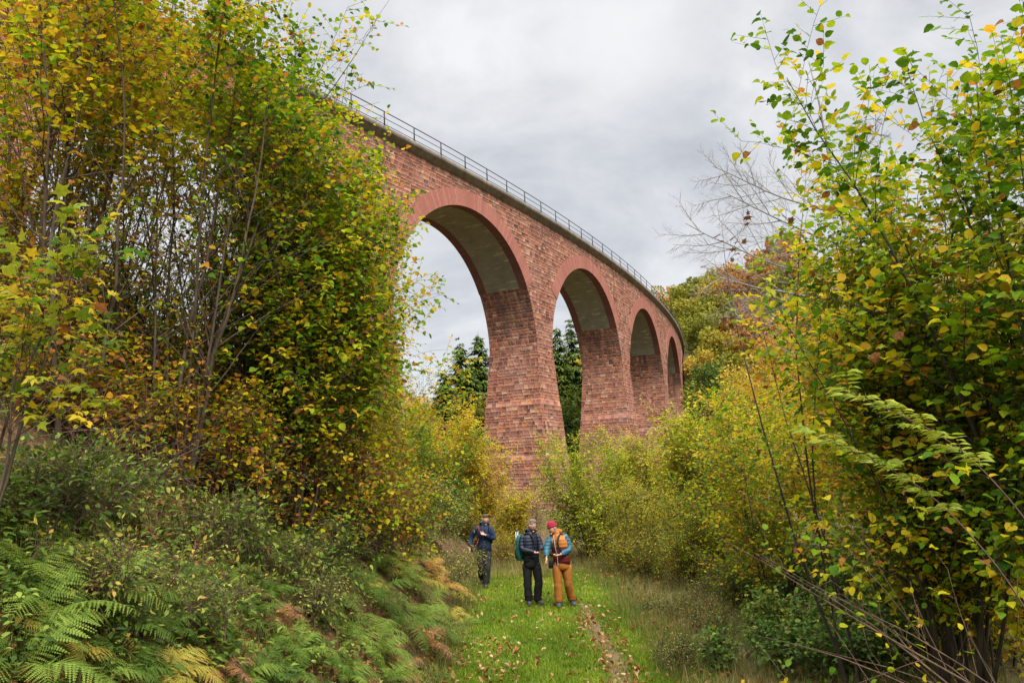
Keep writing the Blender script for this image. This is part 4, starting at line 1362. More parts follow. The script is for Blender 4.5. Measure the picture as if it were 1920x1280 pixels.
for (u, v, h, tone, sd, lab, lm, lf) in [
        (1500, 1150, 1.25, 0.22, 1, 'very dark green bramble bush at the right of the path', 'dark_leaf', 0.06),
        (1600, 1190, 1.1, 0.40, 2, 'green bramble at the foot of the right hazels', 'dark_leaf', 0.06),
        (1385, 1090, 1.1, 0.45, 3, 'small olive bramble behind the very dark one', 'dark_leaf', 0.055),
        (1740, 1225, 1.1, 0.5, 4, 'bramble under the bare leaning stems at the lower right', 'dark_leaf', 0.06),
        (1430, 1060, 1.3, 0.62, 5, 'mid green bramble below the thin leaved hazel', 'dark_leaf', 0.055),
        (1840, 1150, 1.4, 0.5, 6, 'green bramble at the right edge under the big hazel', 'dark_leaf', 0.07),
        (630, 1000, 0.7, 0.42, 7, 'large leaved bright green bush on the bank right of the hazel stems', 'herb_leaf', 0.085),
        (110, 950, 0.6, 0.4, 9, 'green leafy seedling clump below the thick hazel stems', 'herb_leaf', 0.07),
        (30, 985, 0.6, 0.35, 11, 'light green bramble at the left edge of the bank', 'herb_leaf', 0.06),
        (745, 1005, 0.8, 0.45, 14, 'pale green bush between the ferns and the young pale sallow', 'herb_leaf', 0.07),
        (838, 1085, 0.7, 0.60, 15, 'pale leaved bramble in front of the walking man', 'herb_leaf', 0.05),
        (180, 1130, 0.5, 0.62, 20, 'pale bramble trailing between the big pale ferns', 'herb_leaf', 0.05),
        (300, 1200, 0.45, 0.5, 21, 'small green bramble low on the bank near the camera', 'herb_leaf', 0.05),
        (560, 1150, 0.5, 0.55, 22, 'green trailing bramble in the middle of the lower bank', 'herb_leaf', 0.05),
        (800, 1010, 1.3, 0.55, 38, 'pale leafy bush on the bank left of the walking man', 'herb_leaf', 0.08),
        (765, 985, 1.4, 0.42, 39, 'green leafy bush on the bank above the rusty ferns', 'herb_leaf', 0.08),
        (700, 1005, 1.1, 0.35, 40, 'deep green leafy bush on the bank between scrub and ferns', 'herb_leaf', 0.075),
        (540, 1085, 0.7, 0.35, 41, 'deep green bramble in the middle of the bank among ferns', 'herb_leaf', 0.07),
        (400, 1030, 0.7, 0.40, 42, 'green bramble on the brown leaf litter of the bank', 'herb_leaf', 0.07),
        (1560, 1120, 1.5, 0.55, 33, 'bright green bramble in front of the yellow tangled bush', 'dark_leaf', 0.065),
        (1660, 1130, 1.5, 0.45, 34, 'green bramble between the leaning bare stems and the hazels', 'dark_leaf', 0.065),
        (1780, 1180, 1.4, 0.60, 35, 'yellowish green bramble under the feathered shoots', 'dark_leaf', 0.065),
        (1480, 1200, 0.8, 0.6, 36, 'leafy green bramble at the front of the dark bramble', 'dark_leaf', 0.055),
        (1620, 1250, 0.9, 0.6, 37, 'leafy bramble under the tips of the leaning bare stems', 'dark_leaf', 0.055),
        (1330, 1180, 0.45, 0.62, 25, 'low green weeds on the verge halfway to the camera', 'herb_leaf', 0.04),
        (1300, 1250, 0.4, 0.55, 26, 'low leafy weeds on the verge nearest the camera', 'herb_leaf', 0.04),
        (1400, 1250, 0.6, 0.45, 27, 'weedy bramble between the verge and the dark bramble', 'dark_leaf', 0.05),
        (1570, 1265, 0.8, 0.42, 28, 'dark bramble low in the right foreground', 'dark_leaf', 0.055),
        (1690, 1180, 1.3, 0.30, 29, 'dark bramble behind the bare leaning stems', 'dark_leaf', 0.06),
        (1450, 1110, 1.2, 0.28, 30, 'dark green bramble joined to the left of the darkest one', 'dark_leaf', 0.055),
        (1360, 1130, 0.7, 0.55, 31, 'olive weeds at the left foot of the dark brambles', 'herb_leaf', 0.045),
        (1260, 1150, 0.35, 0.6, 32, 'thin weeds on the verge beside the bare rut', 'herb_leaf', 0.04),
        (1320, 1040, 0.9, 0.6, 23, 'olive weed clump on the verge behind the rough grass', 'herb_leaf', 0.045),
        (1230, 1060, 0.8, 0.55, 24, 'low green weeds right of the red capped man', 'herb_leaf', 0.045)]:
    x, y = spot(u, v)
    bramble(lab, x, y, h, tone, 700 + sd, lm=lm, leaf=lf)

# dry canes arching over the top of the bank and through the right corner
rng = np.random.default_rng(41)
for (u, v, L, n, lab) in [(60, 890, 1.3, 26, 'dry cane tangle at the left edge of the bank'), (230, 890, 1.3, 26, 'dry cane tangle under the sparse brown stems'), (380, 900, 1.3, 26, 'brown twig tangle below the long bent hazel stem'), (530, 940, 1.2, 24, 'brown twig tangle at the foot of the leafy green hazel'), (660, 950, 1.1, 22, 'brown twig tangle above the path side ferns'), (140, 905, 1.5, 22, 'tangle of dry brown canes below the left hazel stems'), (300, 910, 1.5, 22, 'tangle of dry canes in the middle of the bank top'), (450, 930, 1.4, 20, 'dead cane tangle under the fanning green hazel'), (590, 900, 1.2, 16, 'dry twigs in front of the drooping yellow hazel'),
                          (1380, 1130, 0.8, 16, 'dry brown stalks on the right verge before the dark bramble'), (1640, 1240, 1.5, 20, 'dead cane tangle at the lower right'), (1460, 1230, 0.7, 12, 'dead dark stalk clump on the verge near the camera'), (1250, 1110, 0.7, 14, 'fine dry stalks on the verge near the two men')]:
    x, y = spot(u, v)
    z = float(H(x, y))
    g = Geo()
    for k in range(n):
        q = np.array([rng.normal(0, 0.28), rng.normal(0, 0.25), 0])
        q[2] = float(H(x + q[0], y + q[1])) - z - 0.02
        az = rng.uniform(0, 6.28)
        pts = wander(rng, q, (math.cos(az) * 0.8, math.sin(az) * 0.8, 1.0), L * rng.uniform(0.5, 1.1), 8, 0.14, -0.13)
        g.tube(pts, np.linspace(0.007, 0.002, 9) * rng.uniform(0.5, 1.1), 4)
        for j in range(2):
            q2, d2 = interp(pts, rng.uniform(0.3, 0.9))
            p2 = wander(rng, q2, d2 + rng.normal(0, 0.6, 3), L * 0.3, 4, 0.15, -0.05)
            g.tube(p2, np.linspace(0.003, 0.0015, 5), 3)
    o = g.build('dry_canes', MATS['twig_bark'], loc=(x, y, z), smooth=True)
    tag(o, lab, 'dry canes', 'dry canes and stalks')

# arching ash shoots with pale feathered leaves, right
rng = np.random.default_rng(43)
for (uv0, uv1, y0, lab) in [(((1960, 1010), (1590, 735)), None, 5.2, 'arching shoot of pale yellow green feathered leaves, upper one on the right'), (((1900, 1090), (1530, 815)), None, 5.6, 'arching shoot of pale feathered leaves, lower one on the right')]:
    a, b_ = at(*uv0[0], y0), at(*uv0[1], y0 + 0.2)
    gx_, gy_ = a[0] + 0.5, y0
    base = np.array([gx_, gy_, float(H(gx_, gy_)) - 0.05])
    r = thing('ash_shoot', lab, 'shoot', base, 'arching ash shoots')
    ctrl = [base, (base * 0.5 + a * 0.5) + np.array([0.1, 0, 0]), a, a * 0.55 + b_ * 0.45 + np.array([0.05, 0, 0.20]), b_]
    kk = np.linspace(0, 4, 25)
    pts = np.stack([np.interp(kk, range(5), [c_[i_] for c_ in ctrl]) for i_ in range(3)], -1)
    for _ in range(6):
        pts[1:-1] = (pts[:-2] + 2 * pts[1:-1] + pts[2:]) / 4
    wd = Geo()
    wd.tube(pts - base, np.linspace(0.010, 0.003, 25), 5)
    P, D, N, Sz, T = [], [], [], [], []
    for f in np.linspace(0.68, 1.0, 8):
        q, dd = interp(pts, f)
        for sg in (-1, 1):
            side = norm(np.cross(dd, [0, 0, 1.0])) * sg
            ax = norm(side + dd * 0.6 + np.array([0, 0, 0.25]) + rng.normal(0, 0.15, 3))
            L = rng.uniform(0.16, 0.26)
            wd.tube([q - base, q - base + ax * L * 0.6 + np.array([0, 0, 0.01]), q - base + ax * L + np.array([0, 0, -0.05])], [0.002, 0.0016, 0.001], 3)
            for j in range(5):
                fj = (j + 0.8) / 5
                for s2 in (-1, 1):
                    P.append(q - base + ax * L * fj + np.array([0, 0, -0.04 * fj * fj]))
                    D.append(ax * 0.5 + np.cross(ax, [0, 0, 1.0]) * s2 + np.array([0, 0, -0.3]))
                    N.append(np.array([0, 0, 1.0]) + rng.normal(0, 0.25, 3))
                    Sz.append(rng.uniform(0.06, 0.11))
                    T.append(rng.normal(0.45, 0.2))
    wd.build('stem', MATS['twig_bark'], r, smooth=True)
    g = Geo()
    put_leaves(g, OVAL, np.array(P), np.array(D), np.array(N), np.array(Sz), np.clip(T, 0, 1))
    g.build('foliage', MATS['ash_leaf'], r, smooth=True)

# ================================================================== PEOPLE
plain('skin', (0.50, 0.27, 0.19), 0.55, 0.08, 6.0)
plain('brown_hair', (0.055, 0.03, 0.018), 0.7, 0.3, 60.0)
plain('grey_brown_hair', (0.16, 0.12, 0.095), 0.7, 0.35, 60.0)
plain('navy_cloth', (0.008, 0.019, 0.055), 0.65, 0.3, 14.0, bumps=0.3)
plain('black_navy_cloth', (0.010, 0.012, 0.026), 0.6, 0.3, 14.0, bumps=0.3)
plain('black_cloth', (0.009, 0.009, 0.011), 0.8, 0.3, 14.0, bumps=0.3)
plain('charcoal_cloth', (0.014, 0.012, 0.013), 0.8, 0.3, 14.0, bumps=0.3)
plain('ochre_cloth', (0.29, 0.105, 0.018), 0.75, 0.2, 12.0, bumps=0.4)
plain('teal_cloth', (0.022, 0.12, 0.18), 0.6, 0.25, 14.0, bumps=0.3)
plain('green_teal_cloth', (0.010, 0.085, 0.075), 0.7, 0.25, 14.0)
plain('crimson_knit', (0.25, 0.010, 0.032), 0.85, 0.15, 70.0, bumps=0.4)
plain('red_cloth', (0.30, 0.02, 0.025), 0.7, 0.2, 12.0)
plain('maroon_cloth', (0.12, 0.014, 0.018), 0.7, 0.3, 30.0)
plain('boot_leather', (0.045, 0.042, 0.045), 0.7, 0.3, 20.0)
plain('blue_boot', (0.035, 0.065, 0.095), 0.6, 0.3, 20.0)
plain('brown_boot', (0.06, 0.035, 0.03), 0.7, 0.3, 20.0)
plain('dark_rubber', (0.015, 0.015, 0.016), 0.8, 0.2, 20.0)
plain('black_plastic', (0.01, 0.01, 0.012), 0.35, 0.1, 20.0)
plain('white_plastic', (0.62, 0.62, 0.64), 0.4, 0.05, 20.0)
plain('light_cloth', (0.52, 0.53, 0.56), 0.8, 0.1, 20.0)
m, t, out = material('orange_red_cloth')             # quilted body: orange above, dark red below
co = t.node('ShaderNodeTexCoord', 3)
z_ = t.xyz(co)[2]
wv = t.m('SINE', t.m('MULTIPLY', z_, 2 * math.pi / 0.075))
c = t.mix(t.rng(z_, 1.205, 1.22, 0.0, 1.0), (0.12, 0.014, 0.018), (0.34, 0.12, 0.02))
t.l.new(principled(t, c, 0.6, 0.3, bump(t, wv, 0.22, 0.012)), out.inputs[0])
for nm_, col_ in (('teal_quilt', (0.016, 0.085, 0.13)), ('navy_quilt', (0.006, 0.009, 0.022))):
    m, t, out = material(nm_)
    co = t.node('ShaderNodeTexCoord', 3)
    wv = t.m('SINE', t.m('MULTIPLY', t.xyz(co)[2], 2 * math.pi / 0.07))
    t.l.new(principled(t, col_, 0.55, 0.35, bump(t, wv, 0.25, 0.012)), out.inputs[0])


def skin_mesh(nodes, edges, sub=2):
    names = list(nodes)
    me = bpy.data.meshes.new('skin_tmp')
    me.from_pydata([tuple(nodes[k][0]) for k in names], [(names.index(a), names.index(b)) for a, b in edges], [])
    o = bpy.data.objects.new('skin_tmp', me)
    COL.objects.link(o)
    md = o.modifiers.new('s', 'SKIN')
    md.use_smooth_shade = True
    for i, k in enumerate(names):
        r = nodes[k][1]
        me.skin_vertices[0].data[i].radius = (r, r) if not isinstance(r, tuple) else r
    for i in range(len(names)):
        me.skin_vertices[0].data[i].use_root = (i == 0)
    ss = o.modifiers.new('u', 'SUBSURF')
    ss.levels = sub
    ss.render_levels = sub
    dg = bpy.context.evaluated_depsgraph_get()
    out_ = bpy.data.meshes.new_from_object(o.evaluated_get(dg))
    bpy.data.objects.remove(o)
    V = np.empty(len(out_.vertices) * 3)
    out_.vertices.foreach_get('co', V)
    polys = {}
    for p_ in out_.polygons:
        polys.setdefault(len(p_.vertices), []).append(tuple(p_.vertices))
    bpy.data.meshes.remove(out_)
    return V.reshape(-1, 3), [np.array(q) for q in polys.values()]


def sphere(c, r, axes=None, n=14, m_=10, shape=None, keepf=None):
    th = np.linspace(0, math.pi, m_ + 1)
    ph = np.linspace(0, 2 * math.pi, n, endpoint=False)
    D_ = np.stack([np.sin(th)[:, None] * np.cos(ph), np.sin(th)[:, None] * np.sin(ph), np.cos(th)[:, None] + 0 * ph], -1)
    L = D_ * np.asarray(r)
    if shape is not None:
        L = shape(L)
    A = np.eye(3) if axes is None else np.asarray(axes)
    V = np.asarray(c) + L.reshape(-1, 3) @ A
    i = np.arange(m_)[:, None] * n
    j = np.arange(n)[None]
    q = np.stack([i + j, i + (j + 1) % n, i + n + (j + 1) % n, i + n + j], -1).reshape(-1, 4)[:, ::-1]
    if keepf is not None:
        cen = L.reshape(-1, 3)[q].mean(1)
        q = q[keepf(cen)]
    return V, [q]


def head_axes(yaw, pitch, roll=0.0):
    """yaw 0 faces the camera (-y), positive turns to the image's right; pitch positive looks down"""
    f = np.array([math.sin(yaw) * math.cos(pitch), -math.cos(yaw) * math.cos(pitch), -math.sin(pitch)])
    r_ = norm(np.cross(f, [math.sin(roll), 0, math.cos(roll)]))
    u_ = np.cross(r_, f)
    return np.stack([r_, f, u_])          # rows: right, forward, up


def head_shape(L):
    x, y, z = L[..., 0], L[..., 1], L[..., 2]
    t_ = np.clip(-z / 0.12, 0, 1)
    x = x * (1 - 0.30 * t_)
    y = y * (1 - 0.10 * t_) + 0.012 * t_ * np.sign(y)
    return np.stack([x, y, z], -1)


def hand(g, wrist, direction, normal_, curl=0.6, s=1.0):
    d = norm(direction)
    n = norm(np.asarray(normal_, float) - d * (np.asarray(normal_, float) @ d))
    sd = np.cross(d, n)
    palm = np.asarray(wrist) + d * 0.045 * s
    V, P = sphere(palm, (0.040 * s, 0.052 * s, 0.019 * s), np.stack([sd, d, n]), 10, 8)
    g.add(V, P)
    for k, (off, ln) in enumerate([(-0.028, 0.066), (-0.010, 0.078), (0.010, 0.073), (0.028, 0.058)]):
        p = palm + sd * off * s + d * 0.036 * s
        pts = [p - d * 0.02]
        a = 0.15
        q = p
        for j in range(3):
            pts.append(q)
            q = q + (d * math.cos(a) - n * math.sin(a)) * ln * s / 3 + sd * off * 0.08
            a += curl * (0.9 + 0.1 * k)
        pts.append(q)
        g.tube(pts, [0.0095 * s, 0.0092 * s, 0.0088 * s, 0.008 * s, 0.0055 * s], 6)
    p = palm - sd * 0.034 * s - d * 0.012 * s
    g.tube([p + sd * 0.012, p, p - sd * 0.018 * s + d * 0.022 * s - n * 0.01, p - sd * 0.012 * s + d * 0.046 * s - n * 0.024], [0.013 * s, 0.012 * s, 0.0105 * s, 0.007 * s], 6)


def boot(parent, ankle, toe_dir, mat, ground_z=0.0):
    t_ = norm(np.array([toe_dir[0], toe_dir[1], 0.0]))
    sd = np.array([-t_[1], t_[0], 0])
    a = np.array(ankle, float)
    h = a[2] - ground_z
    n = {'a': (a + [0, 0, 0.07], 0.056), 'b': (a + t_ * 0.0 - [0, 0, h - 0.075], 0.058), 'heel': (a - t_ * 0.045 - [0, 0, h - 0.045], 0.040),
         'ball': (a + t_ * 0.11 - [0, 0, h - 0.045], 0.046), 'toe': (a + t_ * 0.185 - [0, 0, h - 0.040], 0.034)}
    V, P = skin_mesh(n, [('a', 'b'), ('b', 'heel'), ('b', 'ball'), ('ball', 'toe')], 2)
    V[:, 2] = np.maximum(V[:, 2], ground_z + 0.012)
    g = Geo()
    g.add(V, P)
    b_ = g.build('boot', MATS[mat], parent, smooth=True)
    k = np.linspace(0, 2 * math.pi, 18, endpoint=False)
    ctr = np.array([a[0], a[1], ground_z]) + t_ * 0.065
    ring = ctr + np.outer(np.cos(k) * 0.15, t_) + np.outer(np.sin(k) * 0.050 * (1 + 0.15 * np.cos(k)), sd)
    g = Geo()
    V = np.concatenate([ring + [0, 0, 0.002], ring + [0, 0, 0.026]])
    q = [(i, (i + 1) % 18, 18 + (i + 1) % 18, 18 + i) for i in range(18)]
    g.add(V, [q, [tuple(range(18, 36))], [tuple(range(17, -1, -1))]])
    g.build('sole', MATS['dark_rubber'], b_)


def loft(g, secs, n=16):
    """closed loft through elliptical sections (centre, half width x, half depth y, rotation)"""
    k = np.linspace(0, 2 * math.pi, n, endpoint=False)
    R_ = []
    for c, a, b_, rot in secs:
        x, y = np.cos(k) * a, np.sin(k) * b_
        R_.append(np.stack([c[0] + x * math.cos(rot) - y * math.sin(rot), c[1] + x * math.sin(rot) + y * math.cos(rot), c[2] + 0 * k], -1))
    V = np.concatenate(R_)
    m_ = len(secs)
    q = [(i * n + j, i * n + (j + 1) % n, (i + 1) * n + (j + 1) % n, (i + 1) * n + j) for i in range(m_ - 1) for j in range(n)]
    g.add(V, [q, [tuple(range(n - 1, -1, -1))], [tuple((m_ - 1) * n + np.arange(n))]])


def person(label, loc, J, yaw, head_yaw, head_pitch, head_roll, mats, hair, hands, toes, toe_z=(0, 0), sleeves=None, collar='jacket', lean_neck=0.0):
    """J: joints in metres, x to the image's right, y away from the camera, z up"""
    J = {k: np.array(v, float) for k, v in J.items()}
    r = thing('person', label, 'person', loc)
    c_ = lambda a, b, f: J[a] * (1 - f) + J[b] * f
    label = str(label)
    hc = J['head']
    # ---- body, one surface
    n = {'pelvis': (J['pelvis'], (0.13, 0.10)), 'waist': (J['waist'], (0.125, 0.09)), 'chest': (J['chest'], (0.155, 0.10)), 'neckb': (J['neck'], 0.062), 'neckt': (J['neck'] * 0.45 + hc * 0.55 - [0, 0, 0.03], 0.055)}
    e = [('pelvis', 'waist'), ('waist', 'chest'), ('chest', 'neckb'), ('neckb', 'neckt')]
    for s in 'LR':
        n['sh' + s] = (J['sh' + s], 0.058)
        n['el' + s] = (J['el' + s], 0.040)
        n['wr' + s] = (J['wr' + s], 0.027)
        n['hip' + s] = (J['hip' + s], 0.088)
        n['kn' + s] = (J['kn' + s], 0.055)
        n['an' + s] = (J['an' + s], 0.038)
        e += [('chest', 'sh' + s), ('sh' + s, 'el' + s), ('el' + s, 'wr' + s), ('pelvis', 'hip' + s), ('hip' + s, 'kn' + s), ('kn' + s, 'an' + s)]
    V, P = skin_mesh(n, e, 1)
    g = Geo()
    g.add(V, P)
    A = head_axes(head_yaw, head_pitch, head_roll)
    V, P = sphere(hc, (0.074, 0.096, 0.118), A, 18, 14, head_shape)
    g.add(V, P)
    hp = lambda x, y, z: hc + np.array([x, y, z]) @ A
    # nose, brow, chin, ears
    g.add([hp(-.006, .092, .012), hp(.006, .092, .012), hp(.019, .090, -.032), hp(-.019, .090, -.032), hp(0, .122, -.026), hp(0, .098, .016)],
          [[(0, 3, 4), (0, 4, 5), (5, 4, 1), (1, 4, 2), (3, 2, 4)]])
    for x in (-1, 1):
        V, P = sphere(hp(0.074 * x, -0.005, -0.005), (0.012, 0.022, 0.032), A, 8, 6)
        g.add(V, P)
    V, P = sphere(hp(0, .083, -.098), (0.026, 0.018, 0.018), A, 8, 6)
    g.add(V, P)
    for k, (w_, d, nn, cu) in hands.items():
        hand(g, J['wr' + k] if w_ is None else w_, d, nn, cu)
    body = g.build('body', MATS['skin'], r, smooth=True)
    for x in (-1, 1):
        g = Geo()
        g.add(*sphere(hp(0.030 * x, .086, .010), (0.012, 0.010, 0.008), A, 8, 6))
        g.build('eye', MATS['black_plastic'], body, smooth=True)
    g = Geo()
    g.add(*sphere(hp(0, .088, -.058), (0.024, 0.010, 0.006), A, 8, 6))
    g.build('mouth', MATS['maroon_cloth'], body, smooth=True)
    # ---- trousers
    g = Geo()
    pc = J['pelvis']
    loft(g, [(pc + [0, 0, 0.12], .160, .120, yaw), (pc + [0, 0, 0.04], .176, .134, yaw), (pc + [0, 0, -0.05], .184, .140, yaw), (pc + [0, 0, -0.11], .182, .136, yaw), (pc + [0, 0, -0.155], .150, .115, yaw), (pc + [0, 0, -0.17], .08, .07, yaw)])
    for s in 'LR':
        h_, k_, a_ = J['hip' + s] - [0, 0, 0.02], J['kn' + s], J['an' + s]
        secs = []
        rl = np.random.default_rng(len(label) + ord(s))
        for f, r1 in [(0, .100), (.25, .104), (.5, .099), (.75, .092), (.92, .086)]:
            secs.append((h_ * (1 - f) + k_ * f, r1, r1 * 1.06, rl.uniform(0, 1)))
        for f, r1 in [(0, .084), (.08, .090), (.25, .085), (.45, .088), (.65, .084), (.76, .090), (.82, .083), (.88, .091), (.94, .084), (.985, .088)]:
            c = k_ * (1 - f) + a_ * f
            secs.append((c + np.append(rl.normal(0, .004, 2), 0), r1 * rl.uniform(.96, 1.04), r1 * rl.uniform(.98, 1.10), rl.uniform(0, 1)))
        loft(g, secs[::-1])
    g.build('trousers', MATS[mats['trousers']], r, smooth=True)
    # ---- jacket: lofted trunk, sleeves
    g = Geo()
    hem = J['pelvis'] + [0, 0, mats.get('hem', -0.06)]
    secs = [(hem, 0.185, 0.135, yaw), (J['pelvis'] * 0.5 + J['waist'] * 0.5, 0.182, 0.138, yaw), (J['waist'], 0.180, 0.138, yaw), (J['waist'] * 0.45 + J['chest'] * 0.55, 0.195, 0.145, yaw),
            (J['chest'] + [0, 0, 0.03], 0.200, 0.140, yaw), (c_('chest', 'neck', 0.62), 0.165, 0.115, yaw), (c_('chest', 'neck', 0.88), 0.105, 0.09, yaw), (J['neck'] + [0, 0, 0.03], 0.080, 0.08, yaw), (J['neck'] + [0, 0, 0.065], 0.082, 0.082, yaw)]
    loft(g, secs)
    if sleeves is None:
        tgt = [g, g]
    else:
        tgt = [Geo(), Geo()]
    for q, s in enumerate('LR'):
        n = {'sh': (J['sh' + s] + (J['chest'] - J['sh' + s]) * 0.25, 0.098), 's2': (J['sh' + s], 0.092), 'up': (c_('sh' + s, 'el' + s, 0.5), 0.080), 'el': (J['el' + s], 0.072), 'fo': (c_('el' + s, 'wr' + s, 0.5), 0.064), 'wr': (c_('el' + s, 'wr' + s, 0.93), 0.050)}
        V, P = skin_mesh(n, [('sh', 's2'), ('s2', 'up'), ('up', 'el'), ('el', 'fo'), ('fo', 'wr')], 2)
        tgt[q].add(V, P)
    jk = g.build('jacket', MATS[mats['jacket']], r, smooth=True)
    if sleeves is not None:
        for q in range(2):
            tgt[q].build('sleeve', MATS[sleeves], jk, smooth=True)
    # hood lying behind the neck, zip down the front
    fdir = np.array([math.sin(yaw) * 1.0, -math.cos(yaw), 0])
    g = Geo()
    k = np.linspace(-2.2, 2.2, 12)
    g.tube([J['neck'] + np.array([math.sin(a), 0, 0]) * 0.10 + np.array([0, 1, 0]) * (0.02 + 0.075 * math.cos(a)) + [0, 0, 0.045 + 0.012 * math.cos(a)] for a in k], 0.042, 8)
    g.build('hood', MATS[mats.get('hood', mats['jacket'])], jk, smooth=True)
    g = Geo()
    prof = [(secs[i][0], secs[i][2]) for i in range(0, 7)]
    g.tube([c + fdir * (b_ + 0.006) for c, b_ in prof], 0.007, 4)
    g.build('zip', MATS[mats.get('zip', 'black_plastic')], jk)
    # ---- hair or cap
    if hair[0] == 'hair':
        g = Geo()
        hk = hair[2]
        g.add(*sphere(hp(0, -0.006, 0.012), (0.084, 0.104, 0.122), A, 22, 16, None, lambda c: ((c[:, 2] > 0.045 + 0.30 * np.maximum(0, c[:, 1] - 0.02)) | (c[:, 1] < -0.012 - 0.25 * np.maximum(0, -c[:, 2]))) & (c[:, 2] > -0.075)))
        rn = np.random.default_rng(3)
        for _ in range(26):                      # tufts
            a_, b2 = rn.uniform(0, 6.28), rn.uniform(0.2, 1.0)
            dd = np.array([math.cos(a_) * b2 * 0.8, math.sin(a_) * b2 * 0.8 - 0.2, 0.75])
            dd = dd / np.linalg.norm(dd)
            p = np.array([dd[0] * 0.082, dd[1] * 0.102, 0.010 + dd[2] * 0.12])
            V, P = sphere(hp(*p), (0.024, 0.024, 0.016 * hk), A, 7, 5)
            g.add(V, P)
        g.build('hair', MATS[hair[1]], r, smooth=True)
        if len(hair) > 3:
            g = Geo()
            g.add(*sphere(hp(0, 0.006, -0.004), (0.073, 0.098, 0.120), A, 18, 14, head_shape, lambda c: (c[:, 2] < -0.042) & (c[:, 1] > 0.005)))
            g.build('beard', MATS[hair[1]], r, smooth=True)
    else:
        g = Geo()
        g.add(*sphere(hp(0, -0.012, 0.024), (0.088, 0.108, 0.126), A, 22, 16, None, lambda c: c[:, 2] > 0.012 - 0.3 * np.maximum(0, -c[:, 1])))
        g.tube([hp(0.088 * math.sin(a), -0.012 + 0.108 * math.cos(a), 0.030 + 0.020 * math.cos(a)) for a in np.linspace(0, 2 * math.pi, 19)], 0.013, 6)
        g.build('beanie', MATS[hair[1]], r, smooth=True)
    for q, s in enumerate('LR'):
        boot(r, J['an' + s], toes[q], mats['boots'], toe_z[q])
    return r, J


def backpack(label, person_o, J, yaw, mat, h=0.50, w_=0.29, d=0.20, back=0.15, trim='black_cloth', up=0.0):
    """sits on the back of a standing figure; straps come over the shoulders"""
    fdir = np.array([math.sin(yaw), -math.cos(yaw), 0])
    sdir_ = np.array([math.cos(yaw), math.sin(yaw), 0])
    loc = np.array(person_o.location)
    top = J['neck'] + [0, 0, -0.05 + up]
    c = top - fdir * (back + d / 2) - [0, 0, h]
    r = thing('backpack', label, 'backpack', loc, 'rucksacks worn by the walkers')
    g = Geo()
    secs = []
    for f, a, b_ in [(0, .42, .36), (0.03, .50, .48), (0.3, .52, .52), (0.7, .50, .50), (0.92, .46, .44), (1.0, .36, .30), (1.03, .1, .1)]:
        secs.append((c + [0, 0, h * f], w_ * a, d * b_, yaw))
    loft(g, secs, 18)
    g.build('bag', MATS[mat], r, smooth=True)
    g = Geo()
    secs = [(c - fdir * (d * 0.42) + [0, 0, h * f], w_ * a, d * b_, yaw) for f, a, b_ in [(0.06, .30, .10), (0.10, .36, .20), (0.42, .35, .20), (0.48, .28, .10)]]
    loft(g, secs, 14)
    g.build('pocket', MATS[trim], r, smooth=True)
    for s in (-1, 1):
        g = Geo()
        p = [top + sdir_ * 0.085 * s - fdir * back + [0, 0, -0.02], top + sdir_ * 0.095 * s - fdir * 0.06 + [0, 0, 0.055], top + sdir_ * 0.105 * s + fdir * 0.07 + [0, 0, 0.015], top + sdir_ * 0.125 * s + fdir * 0.165 + [0, 0, -0.11],
             top + sdir_ * 0.150 * s + fdir * 0.150 + [0, 0, -0.24], top + sdir_ * 0.195 * s + fdir * 0.02 + [0, 0, -0.36], top + sdir_ * 0.14 * s - fdir * back + [0, 0, -0.42]]
        p = np.array(p)
        kk = np.linspace(0, len(p) - 1, 22)
        p = np.stack([np.interp(kk, range(len(p)), p[:, i_]) for i_ in range(3)], -1)
        for _ in range(2):
            p[1:-1] = (p[:-2] + 2 * p[1:-1] + p[2:]) / 4
        g.tube(p, 0.020, 6)
        g.build('strap', MATS[trim], r, smooth=True)
    return r


# --- man in dark quilted jacket holding a phone
L1 = on_ground(1000, 1134, 0.0)
L1[2] = float(H(L1[0], L1[1]))
J1 = dict(pelvis=(0.0, 0.02, 0.93), waist=(-0.01, 0.02, 1.10), chest=(-0.01, 0.03, 1.33), neck=(0.0, 0.01, 1.50), head=(0.04, -0.05, 1.655),
          shL=(-0.185, 0.02, 1.425), elL=(-0.20, -0.06, 1.16), wrL=(0.10, -0.27, 1.105), shR=(0.155, 0.06, 1.425), elR=(0.215, 0.0, 1.165), wrR=(0.20, -0.24, 1.13),
          hipL=(-0.095, 0.02, 0.88), knL=(-0.10, 0.01, 0.48), anL=(-0.085, 0.05, 0.10), hipR=(0.095, 0.03, 0.88), knR=(0.135, -0.02, 0.49), anR=(0.095, 0.04, 0.10))
p1, J1 = person('grey haired man in dark quilted jacket and black trousers looking down at a phone', L1, J1, 0.55, 0.75, 0.42, 0.0,
                dict(jacket='navy_quilt', trousers='black_cloth', boots='boot_leather', hem=-0.07), ('hair', 'grey_brown_hair', 1.3, 'beard'),
                {'L': (None, (0.85, -0.35, 0.05), (0, 0.2, -1.0), 0.5), 'R': (None, (0.15, -0.9, -0.05), (0.2, 0, -1.0), 0.5)}, [(0.05, -1.0), (0.75, -0.65)])
backpack('teal green rucksack with gear on top on the back of the man holding the phone', p1, J1, 0.55 + 0.55, 'green_teal_cloth', h=0.52, w_=0.28, d=0.20, back=0.14, up=0.0)
g = Geo()
ph = J1['wrR'] + np.array([0.01, -0.11, 0.035])
rot = np.array(Matrix.Rotation(0.5, 3, 'Z') @ Matrix.Rotation(-0.55, 3, 'X'))
g.box(ph, (0.075, 0.15, 0.009), rot)
o = thing('phone', 'small pale phone held between the two men', 'phone', L1)
g.build('case', MATS['black_plastic'], o)
g = Geo()
g.box(ph + rot @ np.array([0, 0, 0.006]), (0.068, 0.138, 0.002), rot)
